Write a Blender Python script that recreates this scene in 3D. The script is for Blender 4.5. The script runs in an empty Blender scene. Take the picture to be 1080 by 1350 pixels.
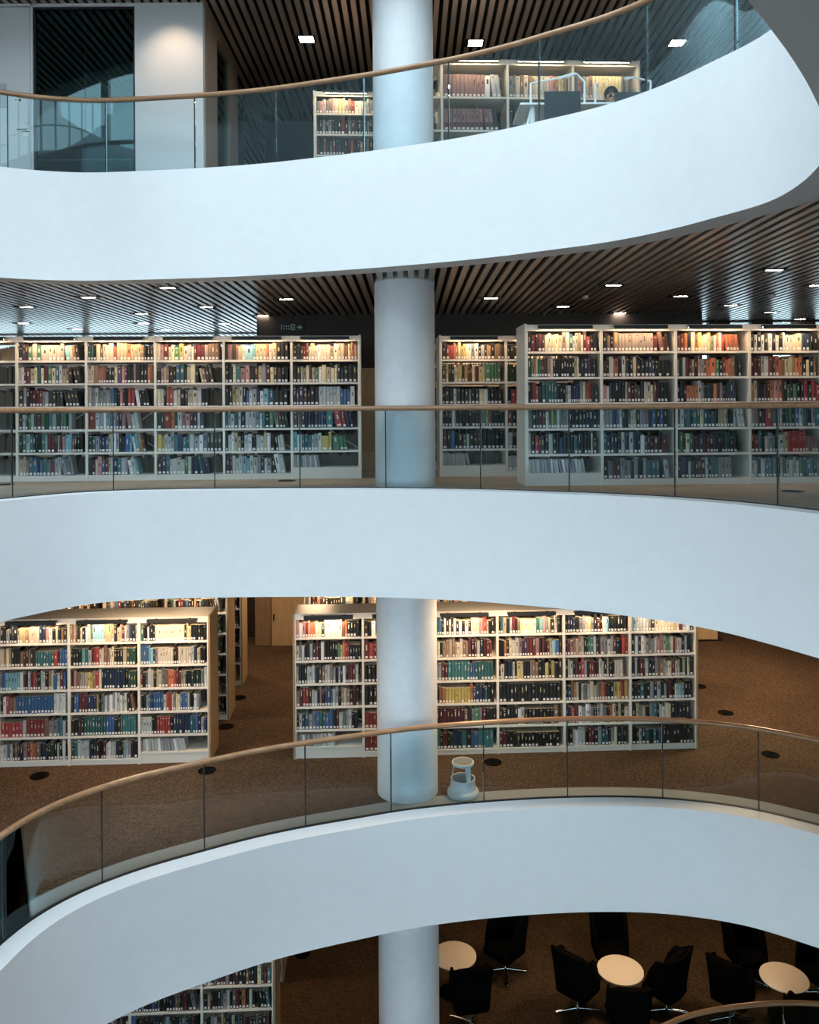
import bpy, bmesh, math, random
from mathutils import Vector, Matrix
from mathutils.geometry import tessellate_polygon
from mathutils.bvhtree import BVHTree
random.seed(7)
S = bpy.context.scene
COL = S.collection
F = 1080.0; HOR = 540.0; ROLL = 0.0066; EYE = 1.03
FTF = 4.14
Z_TOP, Z_MID, Z_LOW, Z_BOT = FTF, 0.0, -FTF, -2*FTF
ORD = ['zeroth','first','second','third','fourth','fifth','sixth','seventh','eighth','ninth','tenth','eleventh','twelfth','thirteenth','fourteenth','fifteenth','sixteenth','seventeenth','eighteenth','nineteenth','twentieth','twenty-first','twenty-second','twenty-third','twenty-fourth','twenty-fifth','twenty-sixth','twenty-seventh','twenty-eighth','twenty-ninth','thirtieth','thirty-first','thirty-second','thirty-third','thirty-fourth','thirty-fifth']

# ------------------------------------------------------------------ measuring the place
def at(px, py, h):
    """plan position of a point that lies h metres above (+) or below (-) the eye"""
    x = px-(py-HOR)*ROLL; y = py+(px-HOR)*ROLL
    Y = F*h/(HOR-y)
    return ((x-HOR)*Y/F, Y)
def atY(px, py, Y):
    x = px-(py-HOR)*ROLL; y = py+(px-HOR)*ROLL
    return Vector(((x-HOR)*Y/F, Y, EYE+(HOR-y)*Y/F))

# ------------------------------------------------------------------ materials
MATS = {}
def srgb(c):
    return tuple(((v/12.92) if v <= .04045 else ((v+.055)/1.055)**2.4) for v in c)
def mat(name, col, rough=.5, metal=0., noise=0., nscale=40., bump=0., emit=None, estr=0., spec=.5, coat=0., detail=3.):
    if name in MATS: return MATS[name]
    m = bpy.data.materials.new(name); m.use_nodes = True
    nt = m.node_tree; b = nt.nodes['Principled BSDF']
    b.inputs['Base Color'].default_value = (*col, 1); b.inputs['Roughness'].default_value = rough
    b.inputs['Metallic'].default_value = metal; b.inputs['Specular IOR Level'].default_value = spec
    b.inputs['Coat Weight'].default_value = coat
    if noise or bump:
        tc = nt.nodes.new('ShaderNodeTexCoord'); n = nt.nodes.new('ShaderNodeTexNoise')
        n.inputs['Scale'].default_value = nscale; n.inputs['Detail'].default_value = detail
        nt.links.new(tc.outputs['Object'], n.inputs['Vector'])
        if noise:
            r = nt.nodes.new('ShaderNodeMapRange'); r.inputs[1].default_value = .3; r.inputs[2].default_value = .7
            r.inputs[3].default_value = 1-noise; r.inputs[4].default_value = 1+noise
            nt.links.new(n.outputs['Fac'], r.inputs[0])
            mx = nt.nodes.new('ShaderNodeVectorMath'); mx.operation = 'SCALE'; mx.inputs[0].default_value = col
            nt.links.new(r.outputs[0], mx.inputs['Scale']); nt.links.new(mx.outputs[0], b.inputs['Base Color'])
        if bump:
            bp = nt.nodes.new('ShaderNodeBump'); bp.inputs['Strength'].default_value = bump; bp.inputs['Distance'].default_value = .01
            nt.links.new(n.outputs['Fac'], bp.inputs['Height']); nt.links.new(bp.outputs[0], b.inputs['Normal'])
    if emit:
        b.inputs['Emission Color'].default_value = (*emit, 1); b.inputs['Emission Strength'].default_value = estr
    MATS[name] = m; return m
def carpet(name, col, fleck):
    if name in MATS: return MATS[name]
    m = mat(name, col, .95, spec=.1); nt = m.node_tree; b = nt.nodes['Principled BSDF']
    tc = nt.nodes.new('ShaderNodeTexCoord'); n = nt.nodes.new('ShaderNodeTexNoise'); n.inputs['Scale'].default_value = 45; n.inputs['Detail'].default_value = 5; n.inputs['Roughness'].default_value = .75
    n2 = nt.nodes.new('ShaderNodeTexNoise'); n2.inputs['Scale'].default_value = .9; n2.inputs['Detail'].default_value = 3
    nt.links.new(tc.outputs['Object'], n.inputs['Vector']); nt.links.new(tc.outputs['Object'], n2.inputs['Vector'])
    r = nt.nodes.new('ShaderNodeValToRGB'); r.color_ramp.elements[0].position = .35; r.color_ramp.elements[1].position = .68
    r.color_ramp.elements[0].color = (*[c*.32 for c in col], 1); r.color_ramp.elements[1].color = (*fleck, 1)
    nt.links.new(n.outputs['Fac'], r.inputs[0])
    mr = nt.nodes.new('ShaderNodeMapRange'); mr.inputs[1].default_value = .3; mr.inputs[2].default_value = .7; mr.inputs[3].default_value = .82; mr.inputs[4].default_value = 1.15
    nt.links.new(n2.outputs['Fac'], mr.inputs[0])
    mx = nt.nodes.new('ShaderNodeVectorMath'); mx.operation = 'SCALE'
    nt.links.new(r.outputs[0], mx.inputs[0]); nt.links.new(mr.outputs[0], mx.inputs['Scale']); nt.links.new(mx.outputs[0], b.inputs['Base Color'])
    bp = nt.nodes.new('ShaderNodeBump'); bp.inputs['Strength'].default_value = .4; bp.inputs['Distance'].default_value = .01
    nt.links.new(n.outputs['Fac'], bp.inputs['Height']); nt.links.new(bp.outputs[0], b.inputs['Normal'])
    return m
def wood(name, c1, c2, rough=.4, axis=2, scale=6., coat=0.):
    if name in MATS: return MATS[name]
    m = mat(name, c1, rough, coat=coat); nt = m.node_tree; b = nt.nodes['Principled BSDF']
    tc = nt.nodes.new('ShaderNodeTexCoord'); mp = nt.nodes.new('ShaderNodeMapping')
    sc = [scale*4]*3; sc[axis] = scale*.25; mp.inputs['Scale'].default_value = sc
    n = nt.nodes.new('ShaderNodeTexNoise'); n.inputs['Scale'].default_value = 1.5; n.inputs['Detail'].default_value = 6
    r = nt.nodes.new('ShaderNodeValToRGB'); r.color_ramp.elements[0].position = .3; r.color_ramp.elements[1].position = .7
    r.color_ramp.elements[0].color = (*c1, 1); r.color_ramp.elements[1].color = (*c2, 1)
    nt.links.new(tc.outputs['Object'], mp.inputs[0]); nt.links.new(mp.outputs[0], n.inputs['Vector'])
    nt.links.new(n.outputs['Fac'], r.inputs[0]); nt.links.new(r.outputs[0], b.inputs['Base Color'])
    return m
def glass(name, tint, rough=0.0, refl=(1., 1., 1.), ior=1.5):
    if name in MATS: return MATS[name]
    m = bpy.data.materials.new(name); m.use_nodes = True; nt = m.node_tree
    nt.nodes.remove(nt.nodes['Principled BSDF']); out = nt.nodes['Material Output']
    tr = nt.nodes.new('ShaderNodeBsdfTransparent'); tr.inputs[0].default_value = (*tint, 1)
    gl = nt.nodes.new('ShaderNodeBsdfGlossy'); gl.inputs['Roughness'].default_value = rough; gl.inputs[0].default_value = (*refl, 1)
    fr = nt.nodes.new('ShaderNodeFresnel'); fr.inputs[0].default_value = ior
    mx = nt.nodes.new('ShaderNodeMixShader')
    nt.links.new(fr.outputs[0], mx.inputs[0]); nt.links.new(tr.outputs[0], mx.inputs[1]); nt.links.new(gl.outputs[0], mx.inputs[2])
    nt.links.new(mx.outputs[0], out.inputs[0]); MATS[name] = m; return m

WHITE = mat('white_plaster', (.80, .82, .84), .55, noise=.015, nscale=6)
COLW = mat('painted_column', (.74, .77, .80), .5, noise=.03, nscale=8)
WALLW = mat('white_wall', (.74, .75, .76), .6)
STEEL = mat('shelf_enamel', (.82, .78, .71), .35)
LAMPH = mat('lamp_housing', (.022, .022, .022), .55)
SLAT = mat('ceiling_slat_metal', (.47, .41, .37), .30, metal=.5, spec=.6)
PLEN = mat('black_plenum', (.006, .006, .006), .9)
DARKW = mat('dark_brown_wall', (.028, .019, .014), .6, noise=.15, nscale=2)
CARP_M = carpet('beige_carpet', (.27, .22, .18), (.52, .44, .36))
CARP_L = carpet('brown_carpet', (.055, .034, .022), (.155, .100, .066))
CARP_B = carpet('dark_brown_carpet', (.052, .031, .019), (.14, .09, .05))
STRIP = mat('grey_floor_strip', (.24, .25, .25), .7, noise=.1, nscale=60)
RAILW = wood('handrail_wood', (.27, .135, .06), (.40, .22, .11), .32, 0, 3, coat=.3)
OAK = wood('oak_veneer', (.42, .28, .14), (.52, .36, .20), .45, 2, 5)
OAKL = wood('oak_end_panel', (.34, .23, .12), (.42, .29, .16), .5, 2, 5)
OAKD = wood('brown_veneer', (.20, .125, .07), (.27, .175, .10), .45, 2, 5)
GLASS = glass('balustrade_glass', (.915, .975, .995), refl=(.72, .95, 1.), ior=1.33)
ROOMG = glass('room_glass', (.40, .62, .62), refl=(.72, .95, 1.))
JOINT = mat('dark_sealant', (.012, .012, .014), .6)
BLACK = mat('black_plastic', (.01, .01, .011), .5)
VENTM = mat('black_vent_metal', (.004, .004, .004), .9, spec=.08)
FABK = mat('black_fabric', (.0022, .0022, .0025), .95, spec=.05)
CHROME = mat('chrome', (.75, .75, .75), .12, metal=1.)
TABLE = mat('cream_laminate', (.93, .82, .68), .4)
STOOLW = mat('stool_plastic', (.66, .68, .68), .45)
RUBBER = mat('rubber_tread', (.22, .21, .20), .8, noise=.2, nscale=80)
METW = mat('white_metal', (.78, .80, .80), .35)
WARM = mat('warm_diffuser', (.9, .85, .75), .5, emit=(1, .66, .36), estr=62.)
WARM2 = mat('downlight_diffuser', (.9, .88, .8), .5, emit=(1, .84, .68), estr=60.)
PAGE = mat('paper_pages', (.66, .60, .48), .85)
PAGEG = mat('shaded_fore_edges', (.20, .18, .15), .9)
STICK = mat('white_spine_sticker', (.82, .81, .78), .6)

# ------------------------------------------------------------------ geometry helpers
def link(name, verts, faces, mats, parent=None, fm=None, smooth=False):
    me = bpy.data.meshes.new(name); me.from_pydata([tuple(v) for v in verts], [], faces)
    if not isinstance(mats, (list, tuple)): mats = [mats]
    for m in mats: me.materials.append(m)
    if fm: me.polygons.foreach_set('material_index', fm)
    if smooth: me.polygons.foreach_set('use_smooth', [True]*len(me.polygons))
    me.update()
    o = bpy.data.objects.new(name, me); COL.objects.link(o)
    if parent: o.parent = parent
    return o
class MB:
    def __init__(s): s.v = []; s.f = []; s.m = []
    def add(s, v, f, mi=0):
        n = len(s.v); s.v += [tuple(p) for p in v]; s.f += [tuple(i+n for i in q) for q in f]; s.m += [mi]*len(f)
    def box(s, x0, y0, z0, x1, y1, z1, mi=0, T=None):
        v = [(x0,y0,z0),(x1,y0,z0),(x1,y1,z0),(x0,y1,z0),(x0,y0,z1),(x1,y0,z1),(x1,y1,z1),(x0,y1,z1)]
        if T: v = [T @ Vector(p) for p in v]
        s.add(v, [(3,2,1,0),(4,5,6,7),(0,1,5,4),(1,2,6,5),(2,3,7,6),(3,0,4,7)], mi)
    def bbox(s, x0, y0, z0, x1, y1, z1, b=.004, mi=0, T=None):
        """box with chamfered edges"""
        bm = bmesh.new(); bmesh.ops.create_cube(bm, size=1)
        for v in bm.verts: v.co = Vector(((x0+x1)/2+v.co.x*(x1-x0), (y0+y1)/2+v.co.y*(y1-y0), (z0+z1)/2+v.co.z*(z1-z0)))
        bmesh.ops.bevel(bm, geom=bm.edges[:], offset=b, segments=2, affect='EDGES', profile=.7)
        s.bm(bm, mi, T)
    def bm(s, bm, mi=0, T=None):
        bm.verts.index_update(); v = [(T @ w.co if T else w.co.copy()) for w in bm.verts]
        s.add(v, [tuple(q.index for q in f.verts) for f in bm.faces], mi); bm.free()
    def tube(s, pts, r, n=10, mi=0, caps=True, closed=False):
        pts = [Vector(p) for p in pts]; N = len(pts); rr = r if isinstance(r, (list, tuple)) else [r]*N
        vs = []; fs = []; up = None
        for i, p in enumerate(pts):
            a = pts[(i-1) % N] if (closed or i > 0) else p; b = pts[(i+1) % N] if (closed or i < N-1) else p
            t = (b-a).normalized()
            ref = Vector((0,0,1)) if abs(t.z) < .95 else Vector((0,1,0))
            e1 = t.cross(ref).normalized(); e2 = e1.cross(t).normalized()
            for k in range(n):
                q = 2*math.pi*k/n; vs.append(p+(e1*math.cos(q)+e2*math.sin(q))*rr[i])
        for i in range(N if closed else N-1):
            j = (i+1) % N
            for k in range(n):
                k2 = (k+1) % n; fs.append((i*n+k, i*n+k2, j*n+k2, j*n+k))
        if caps and not closed:
            fs.append(tuple(range(n))); fs.append(tuple((N-1)*n+k for k in range(n-1, -1, -1)))
        s.add(vs, fs, mi)
    def lathe(s, prof, c=(0,0,0), n=32, mi=0):
        vs = []; fs = []; M = len(prof)
        for r, z in prof:
            for k in range(n):
                q = 2*math.pi*k/n; vs.append((c[0]+r*math.cos(q), c[1]+r*math.sin(q), c[2]+z))
        for i in range(M-1):
            for k in range(n):
                k2 = (k+1) % n; fs.append((i*n+k, i*n+k2, (i+1)*n+k2, (i+1)*n+k))
        if prof[0][0] > 1e-4: fs.append(tuple(range(n-1, -1, -1)))
        if prof[-1][0] > 1e-4: fs.append(tuple((M-1)*n+k for k in range(n)))
        s.add(vs, fs, mi)
    def build(s, name, mats, parent=None, smooth=False):
        o = link(name, s.v, s.f, mats, parent, s.m, False)
        if smooth:
            o.data.polygons.foreach_set('use_smooth', [True]*len(o.data.polygons))
            try: o.data.set_sharp_from_angle(angle=math.radians(40))
            except Exception: pass
        return o
def tag(o, label=None, cat=None, group=None, kind=None):
    if label: o['label'] = label
    if cat: o['category'] = cat
    if group: o['group'] = group
    if kind: o['kind'] = kind
    return o
def empty(name, loc, rz=0., label=None, cat=None, group=None):
    o = bpy.data.objects.new(name, None); COL.objects.link(o); o.empty_display_size = .1
    o.location = loc; o.rotation_euler = (0, 0, rz); tag(o, label, cat, group); return o
def copy_tree(o, parent=None):
    c = o.copy(); COL.objects.link(c)
    if parent: c.parent = parent
    for ch in list(o.children): copy_tree(ch, c)
    return c

# ------------------------------------------------------------------ the atrium edge of every floor (plan curves)
def spline(P, n=10):
    out = []; N = len(P)
    for i in range(N):
        p0, p1, p2, p3 = (Vector(P[(i+k) % N]) for k in (-1, 0, 1, 2))
        for j in range(n):
            t = j/n
            out.append(.5*((2*p1)+(p2-p0)*t+(2*p0-5*p1+4*p2-p3)*t*t+(3*p1-p0-3*p2+p3)*t**3))
    return out
def resample(P, step):
    N = len(P); L = [0.]
    for i in range(N): L.append(L[-1]+(P[(i+1) % N]-P[i]).length)
    tot = L[-1]; M = int(tot/step); out = []; k = 0
    for j in range(M):
        d = tot*j/M
        while L[k+1] < d: k += 1
        f = (d-L[k])/max(1e-9, L[k+1]-L[k]); out.append(P[k].lerp(P[(k+1) % N], f))
    return out
def smooth_loop(P, it):
    for _ in range(it):
        N = len(P); P = [(P[i-1]+P[i]*2+P[(i+1) % N])/4 for i in range(N)]
    return P
def area(P): return sum(P[i-1].x*P[i].y-P[i].x*P[i-1].y for i in range(len(P)))/2
def make_loop(pts, it=10):
    L = resample(spline([Vector(p) for p in pts]), .10)
    L = smooth_loop(L, it)
    if area(L) > 0: L.reverse()              # clockwise: the outside of the void is on the left of the walking direction
    return L
def offset(L, d):
    N = len(L); out = []
    for i in range(N):
        t = (L[(i+1) % N]-L[i-1]).normalized(); out.append(L[i]+Vector((-t.y, t.x))*d)
    return out

h_t, h_tb = Z_TOP-EYE, Z_TOP-1.40-EYE
top_pts = [at(x, y, h_t) for x, y in [(0,220.8),(43,225.5),(111,229),(178,226.8),(250,223.6),(318,219.2),(362,215.3),(418,208.9),(493,200),(540,193),(590,185.8),(673,170.4),(714,160),(764,149.6),(812,136.3),(880,111.8),(946.7,78.9)]]
top_pts += [at(x, y, h_tb) for x, y in [(1013,268),(1046.7,249),(1069,232),(1080,220)]]
top_pts += [(2.72,5.25)]+[at(x, y, h_tb) for x, y in [(1080,142),(1069,116),(1035,62),(1013,33),(987,2)]]
top_pts += [(.75,2.5),(-.1,1.2),(-1.2,.1),(-3.0,-.6),(-5.0,.2),(-6.6,2.2),(-7.4,4.8),(-7.2,7.6),(-6.5,9.4)]
h_m = Z_MID-1.36-EYE
mid_pts = [at(x, y, h_m) for x, y in [(0,820),(50,808.8),(100,798.8),(150,792.4),(200,790),(270,788),(380,786.8),(496,787.2),(540,788.8),(615,792),(690,798),(740,802.5),(810,809.5),(920,826),(985,841),(1080,868)]]
mid_pts += [(4.35,6.7),(4.6,5.2),(4.5,3.4),(3.7,1.6),(2.2,.1),(.2,-.7),(-2.2,-.6),(-4.4,.6),(-5.8,2.8),(-6.2,5.2),(-5.8,7.3),(-5.3,8.4)]
h_l = Z_LOW-EYE
low_pts = [at(x, y, h_l) for x, y in [(0,1282.5),(25,1255),(70,1217.5),(105,1197.5),(140,1181),(200,1158.8),(270,1138.7),(345,1118),(420,1102.5),(495,1089.5),(540,1081.5),(640,1071),(740,1065),(810,1063.8),(867,1065),(935,1071),(985,1078),(1022,1086.5),(1080,1102)]]
low_pts += [(5.8,9.2),(6.6,7.9),(6.9,6.0),(6.4,3.8),(5.0,1.6),(2.8,0.1),(.4,-.3),(-1.7,.5),(-3.1,2.2),(-3.8,4.2),(-3.93,6.0),(-3.9,6.9)]
h_br = Z_BOT+1.05-EYE
bot_pts = [at(x, y, h_br) for x, y in [(903,1349),(933,1341),(966.7,1335),(1016.7,1329.7),(1080,1329.7)]]
bot_pts = [(-5.6,8.2),(-4.2,9.5),(-2.4,10.0),(-.4,9.9),(1.2,10.0),(2.5,10.4)]+bot_pts+[(6.5,11.0),(7.4,10.2),(7.6,8.2),(7.2,5.6),(5.6,3.0),(2.8,1.2),(-.6,1.0),(-3.8,2.2),(-5.8,4.2),(-6.3,6.4)]
TOPL, MIDL, LOWL, BOTL = (make_loop(p) for p in (top_pts, mid_pts, low_pts, bot_pts))
SKYL = make_loop([(7.6*math.cos(a)-.9, 3.9+6.4*math.sin(a)) for a in [i*math.pi/10 for i in range(20)]])
BOTL = offset(BOTL, -.16)                     # traced on the handrail: the slab edge lies a little further out

X0, X1, Y0, Y1 = -13., 13., -5., 24.
def slab(name, loop, z, thick, m, label, cat, flip=False, rect=None, extra=None):
    """flat sheet with the atrium hole in it and a little thickness"""
    x0, x1, y0, y1 = rect or (X0, X1, Y0, Y1)
    outer = [Vector((x0,y0,0)), Vector((x1,y0,0)), Vector((x1,y1,0)), Vector((x0,y1,0))]
    hole = [Vector((p.x, p.y, 0)) for p in loop]
    tri = tessellate_polygon([outer, hole]); P = outer+hole; n = len(P)
    v = [(p.x, p.y, z) for p in P]+[(p.x, p.y, z-thick) for p in P]
    f = []
    for t in tri:
        a, b, c = (P[i] for i in t)
        if (b-a).cross(c-a).z < 0: t = (t[0], t[2], t[1])
        f.append(tuple(t)); f.append((t[0]+n, t[2]+n, t[1]+n))
    h = len(hole)
    for i in range(h):
        a, b = 4+i, 4+(i+1) % h; f.append((a, b, b+n, a+n))
    for i in range(4):
        a, b = i, (i+1) % 4; f.append((a, a+n, b+n, b))
    o = link(name, v, f, m); tag(o, label, cat, kind='structure'); return o
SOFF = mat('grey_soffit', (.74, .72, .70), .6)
def ring(name, loop, prof, m, label, cat, kind='structure', parent=None, under=None):
    """closed profile [(offset outward, z)...] swept round the loop"""
    N = len(loop); rows = [[(p.x, p.y, z) for p in offset(loop, d)] for d, z in prof]; K = len(prof)
    v = [p for r in rows for p in r]; f = []
    for k in range(K):
        k2 = (k+1) % K
        for i in range(N):
            j = (i+1) % N; f.append((k*N+i, k*N+j, k2*N+j, k2*N+i))
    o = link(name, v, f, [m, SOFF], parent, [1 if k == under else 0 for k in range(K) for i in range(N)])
    bm = bmesh.new(); bm.from_mesh(o.data); bmesh.ops.recalc_face_normals(bm, faces=bm.faces[:]); bm.to_mesh(o.data); bm.free()
    o.data.polygons.foreach_set('use_smooth', [True]*len(o.data.polygons)); o.data.set_sharp_from_angle(angle=math.radians(35))
    if label: tag(o, label, cat, kind=kind)
    return o
LED, RIM = .27, .34
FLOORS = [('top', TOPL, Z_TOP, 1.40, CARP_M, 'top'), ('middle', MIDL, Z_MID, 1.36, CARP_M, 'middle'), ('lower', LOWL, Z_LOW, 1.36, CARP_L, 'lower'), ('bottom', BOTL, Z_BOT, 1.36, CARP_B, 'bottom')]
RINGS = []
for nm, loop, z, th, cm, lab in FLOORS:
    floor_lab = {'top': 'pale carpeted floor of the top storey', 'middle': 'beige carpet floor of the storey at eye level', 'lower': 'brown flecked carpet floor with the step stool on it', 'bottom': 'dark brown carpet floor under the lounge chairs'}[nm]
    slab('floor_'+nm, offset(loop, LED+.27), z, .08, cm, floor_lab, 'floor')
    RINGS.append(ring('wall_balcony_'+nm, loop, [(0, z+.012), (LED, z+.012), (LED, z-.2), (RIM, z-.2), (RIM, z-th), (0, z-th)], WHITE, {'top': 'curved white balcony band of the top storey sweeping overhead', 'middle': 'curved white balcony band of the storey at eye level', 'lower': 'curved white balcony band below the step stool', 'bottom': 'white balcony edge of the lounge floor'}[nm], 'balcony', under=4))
    ring('trim_'+nm, loop, [(LED, z+.004), (LED+.28, z+.004), (LED+.28, z-.08), (LED, z-.08)], STRIP, 'grey strip of flooring along the %s balcony glass' % nm, 'floor trim')
    if nm in ('lower', 'bottom'):
        slab('ceiling_below_'+nm, offset(loop, RIM-.02), z-th+.1, .05, PLEN if nm == 'lower' else WALLW, 'flat ceiling under the %s floor' % nm, 'ceiling')
# ring over everything, with the skylight above it
ring('wall_balcony_upper', SKYL, [(0, Z_TOP+FTF), (RIM, Z_TOP+FTF), (RIM, Z_TOP+FTF-1.4), (0, Z_TOP+FTF-1.4)], WHITE, 'white balcony band above the top storey', 'balcony')
slab('floor_upper', offset(SKYL, .3), Z_TOP+FTF, .08, CARP_M, 'floor above the top storey', 'floor')

# slatted metal ceilings: slats run away from the atrium
def slat_ceiling(name, loop, z, label, ylim):
    rim = offset(loop, RIM-.01); N = len(rim); mb = MB(); pitch, w = .134, .074
    k = int(X0/pitch)
    while k*pitch < X1:
        x = k*pitch+.03; k += 1
        xs = [x-w/2, x+w/2]
        cuts = []
        for xx in xs:
            c = sorted(rim[i].y+(rim[(i+1) % N].y-rim[i].y)*(xx-rim[i].x)/(rim[(i+1) % N].x-rim[i].x) for i in range(N) if (rim[i].x-xx)*(rim[(i+1) % N].x-xx) < 0)
            cuts.append(c)
        if len(cuts[0]) == len(cuts[1]): c = [[p, q] for p, q in zip(*cuts)]
        else:
            cc = max(cuts, key=len); c = [[p, p] for p in cc]
        edges = [[Y0, Y0]]+c+[[ylim, ylim]]
        for i in range(0, len(edges)-1, 2):
            (a0, a1), (b0, b1) = edges[i], edges[i+1]
            zz0, zz1 = z+.008, z+.05
            v = [(xs[0],a0,zz0),(xs[1],a1,zz0),(xs[1],b1,zz0),(xs[0],b0,zz0),(xs[0],a0,zz1),(xs[1],a1,zz1),(xs[1],b1,zz1),(xs[0],b0,zz1)]
            mb.add(v, [(3,2,1,0),(4,5,6,7),(0,1,5,4),(1,2,6,5),(2,3,7,6),(3,0,4,7)])
    tag(mb.build(name, SLAT), label, 'ceiling', kind='structure')
slat_ceiling('ceiling_slats_middle', TOPL, Z_TOP-1.40, 'glossy dark metal slat ceiling over the storey at eye level', 22.)
slab('ceiling_middle', offset(TOPL, RIM-.02), Z_TOP-1.40+.2, .03, PLEN, 'black void above the slats at eye level', 'ceiling')
slat_ceiling('ceiling_slats_top', SKYL, Z_TOP+FTF-1.40, 'dark metal slat ceiling over the top storey', 22.)
slab('ceiling_top', offset(SKYL, RIM-.02), Z_TOP+FTF-1.40+.2, .03, PLEN, 'black void above the slats of the top storey', 'ceiling')

# outer walls
def wallbox(name, x0, y0, z0, x1, y1, z1, m, label):
    mb = MB(); mb.box(x0, y0, z0, x1, y1, z1); return tag(mb.build(name, m), label, 'wall', kind='structure')
ZR = 15.0
lw = MB(); YW = 6.4  # unseen side wall; its window openings are added to brighten the balcony bands
lw.box(X0-.2, YW, Z_BOT-4.4, X0, Y1, ZR); za = Z_BOT-4.4
for zf in (Z_BOT, Z_LOW, Z_MID, Z_TOP):
    zl = zf+(1.25 if zf == Z_MID else .12); lw.box(X0-.2, Y0, za, X0, YW, zl); za = zf+2.7
    for i in range(7): lw.box(X0-.2, Y0+i*1.9-.1, zl, X0, Y0+i*1.9+.1, za)
lw.box(X0-.2, Y0, za, X0, YW, ZR)
tag(lw.build('wall_left', WALLW), 'far side wall with windows added to light the balconies opposite', 'wall', kind='structure')
wallbox('wall_right', X1, Y0, Z_BOT-4.4, X1+.2, Y1, ZR, WALLW, 'far side wall beyond the nearer bookcases')
wallbox('wall_far_below', X0, Y1, Z_BOT-4.4, X1, Y1+.2, Z_MID, WALLW, 'end wall of the building below eye level')
wallbox('wall_far_above', X0, Y1, Z_TOP-1.3, X1, Y1+.2, ZR, WALLW, 'end wall of the building above eye level')
# rear wall: unseen white facade; lower window rows added to light the balconies
rear = MB(); wins = [(x, x+1.5) for x in [-12.2+1.75*i for i in range(14)]]
zs_ = [Z_BOT-4.4, Z_BOT-4.0, Z_BOT-1.5]
for zf in (Z_BOT, Z_LOW, Z_MID): zs_ += [zf+(1.25 if zf == Z_MID else .12), zf+2.7]
zs_ += [Z_TOP+FTF+.9, 12.9]
zs_.append(ZR)
for i in range(0, len(zs_), 2): rear.box(X0, Y0-.25, zs_[i], X1, Y0, zs_[i+1])
for i in range(1, len(zs_)-1, 2):
    xs = X0
    for a, b in wins:
        rear.box(xs, Y0-.25, zs_[i], a, Y0, zs_[i+1]); xs = b
        rear.box(a, Y0-.15, zs_[i]+.8, b, Y0-.1, zs_[i]+.84)
    rear.box(xs, Y0-.25, zs_[i], X1, Y0, zs_[i+1])
tag(rear.build('wall_rear', WALLW), 'white facade wall with tall windows, lower rows added to light the balconies', 'wall', kind='structure')
# roof with skylight opening
slab('ceiling_roof', SKYL, ZR, .3, WHITE, 'flat white roof round the skylight', 'ceiling')

# storey walls
mb = MB(); mb.box(X0, Y0, Z_BOT-4.5, X1, Y1, Z_BOT-4.35); tag(mb.build('floor_ground', CARP_B), 'dark ground floor at the foot of the void', 'floor', kind='structure')
wallbox('wall_middle_back', -2.75, 14.8, Z_MID, 5.3, 15.0, Z_TOP-1.2, DARKW, 'dark brown back wall behind the exit sign')
wallbox('wall_middle_return', -2.75, 15.0, Z_MID, -2.6, 18.0, Z_TOP-1.2, DARKW, 'dark brown return wall behind the exit sign')
# glazing strips at the far ends of the storey at eye level
def glazed(name, x0, x1, y, z0, zs, ze, z1, n, label, m=DARKW, mw=.09):
    mb = MB(); mb.box(x0, y, z0, x1, y+.15, zs); mb.box(x0, y, ze, x1, y+.15, z1)
    st = (x1-x0)/n
    for i in range(n+1): mb.box(x0+i*st-mw/2, y, zs, x0+i*st+mw/2, y+.15, ze)
    o = tag(mb.build(name, m), label, 'window', kind='structure')
    for i in range(n):
        p = MB(); p.box(x0+i*st+mw/2, y+.06, zs, x0+(i+1)*st-mw/2, y+.075, ze); p.build('pane', GLASS, o)
    return o
glazed('window_1', 5.3, 12.9, 16.2, Z_MID, 2.0, 2.72, 2.94, 9, 'tall narrow windows beyond the nearer bookcases', mw=.42)
glazed('window_2', -12.9, -2.8, 18.0, Z_MID, 2.15, 2.72, 2.94, 7, 'bright windows beyond the exit-sign row', WALLW)
wallbox('wall_lower_back', X0, 18.7, Z_LOW, X1, 18.9, Z_MID-1.3, DARKW, 'brown back wall of the brown-carpet storey')
wallbox('wall_bottom_back', X0, 18.4, Z_BOT, X1, 18.6, Z_LOW-1.3, DARKW, 'dark back wall of the lounge storey')
wallbox('wall_top_back', -2.9, 16.6, Z_TOP, X1, 16.8, Z_TOP+FTF-1.2, DARKW, 'dark back wall of the top storey')

# column through all storeys
cx, cy = at(537.5, 1060.5, Z_LOW-EYE); CX, CY = cx, cy+.41
mb = MB(); mb.lathe([(.41, Z_BOT), (.41, Z_TOP+FTF-1.2)], (CX, CY, 0), 72)
column = tag(mb.build('column', COLW, smooth=True), 'round white column rising through every storey', 'column', kind='structure')

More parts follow.
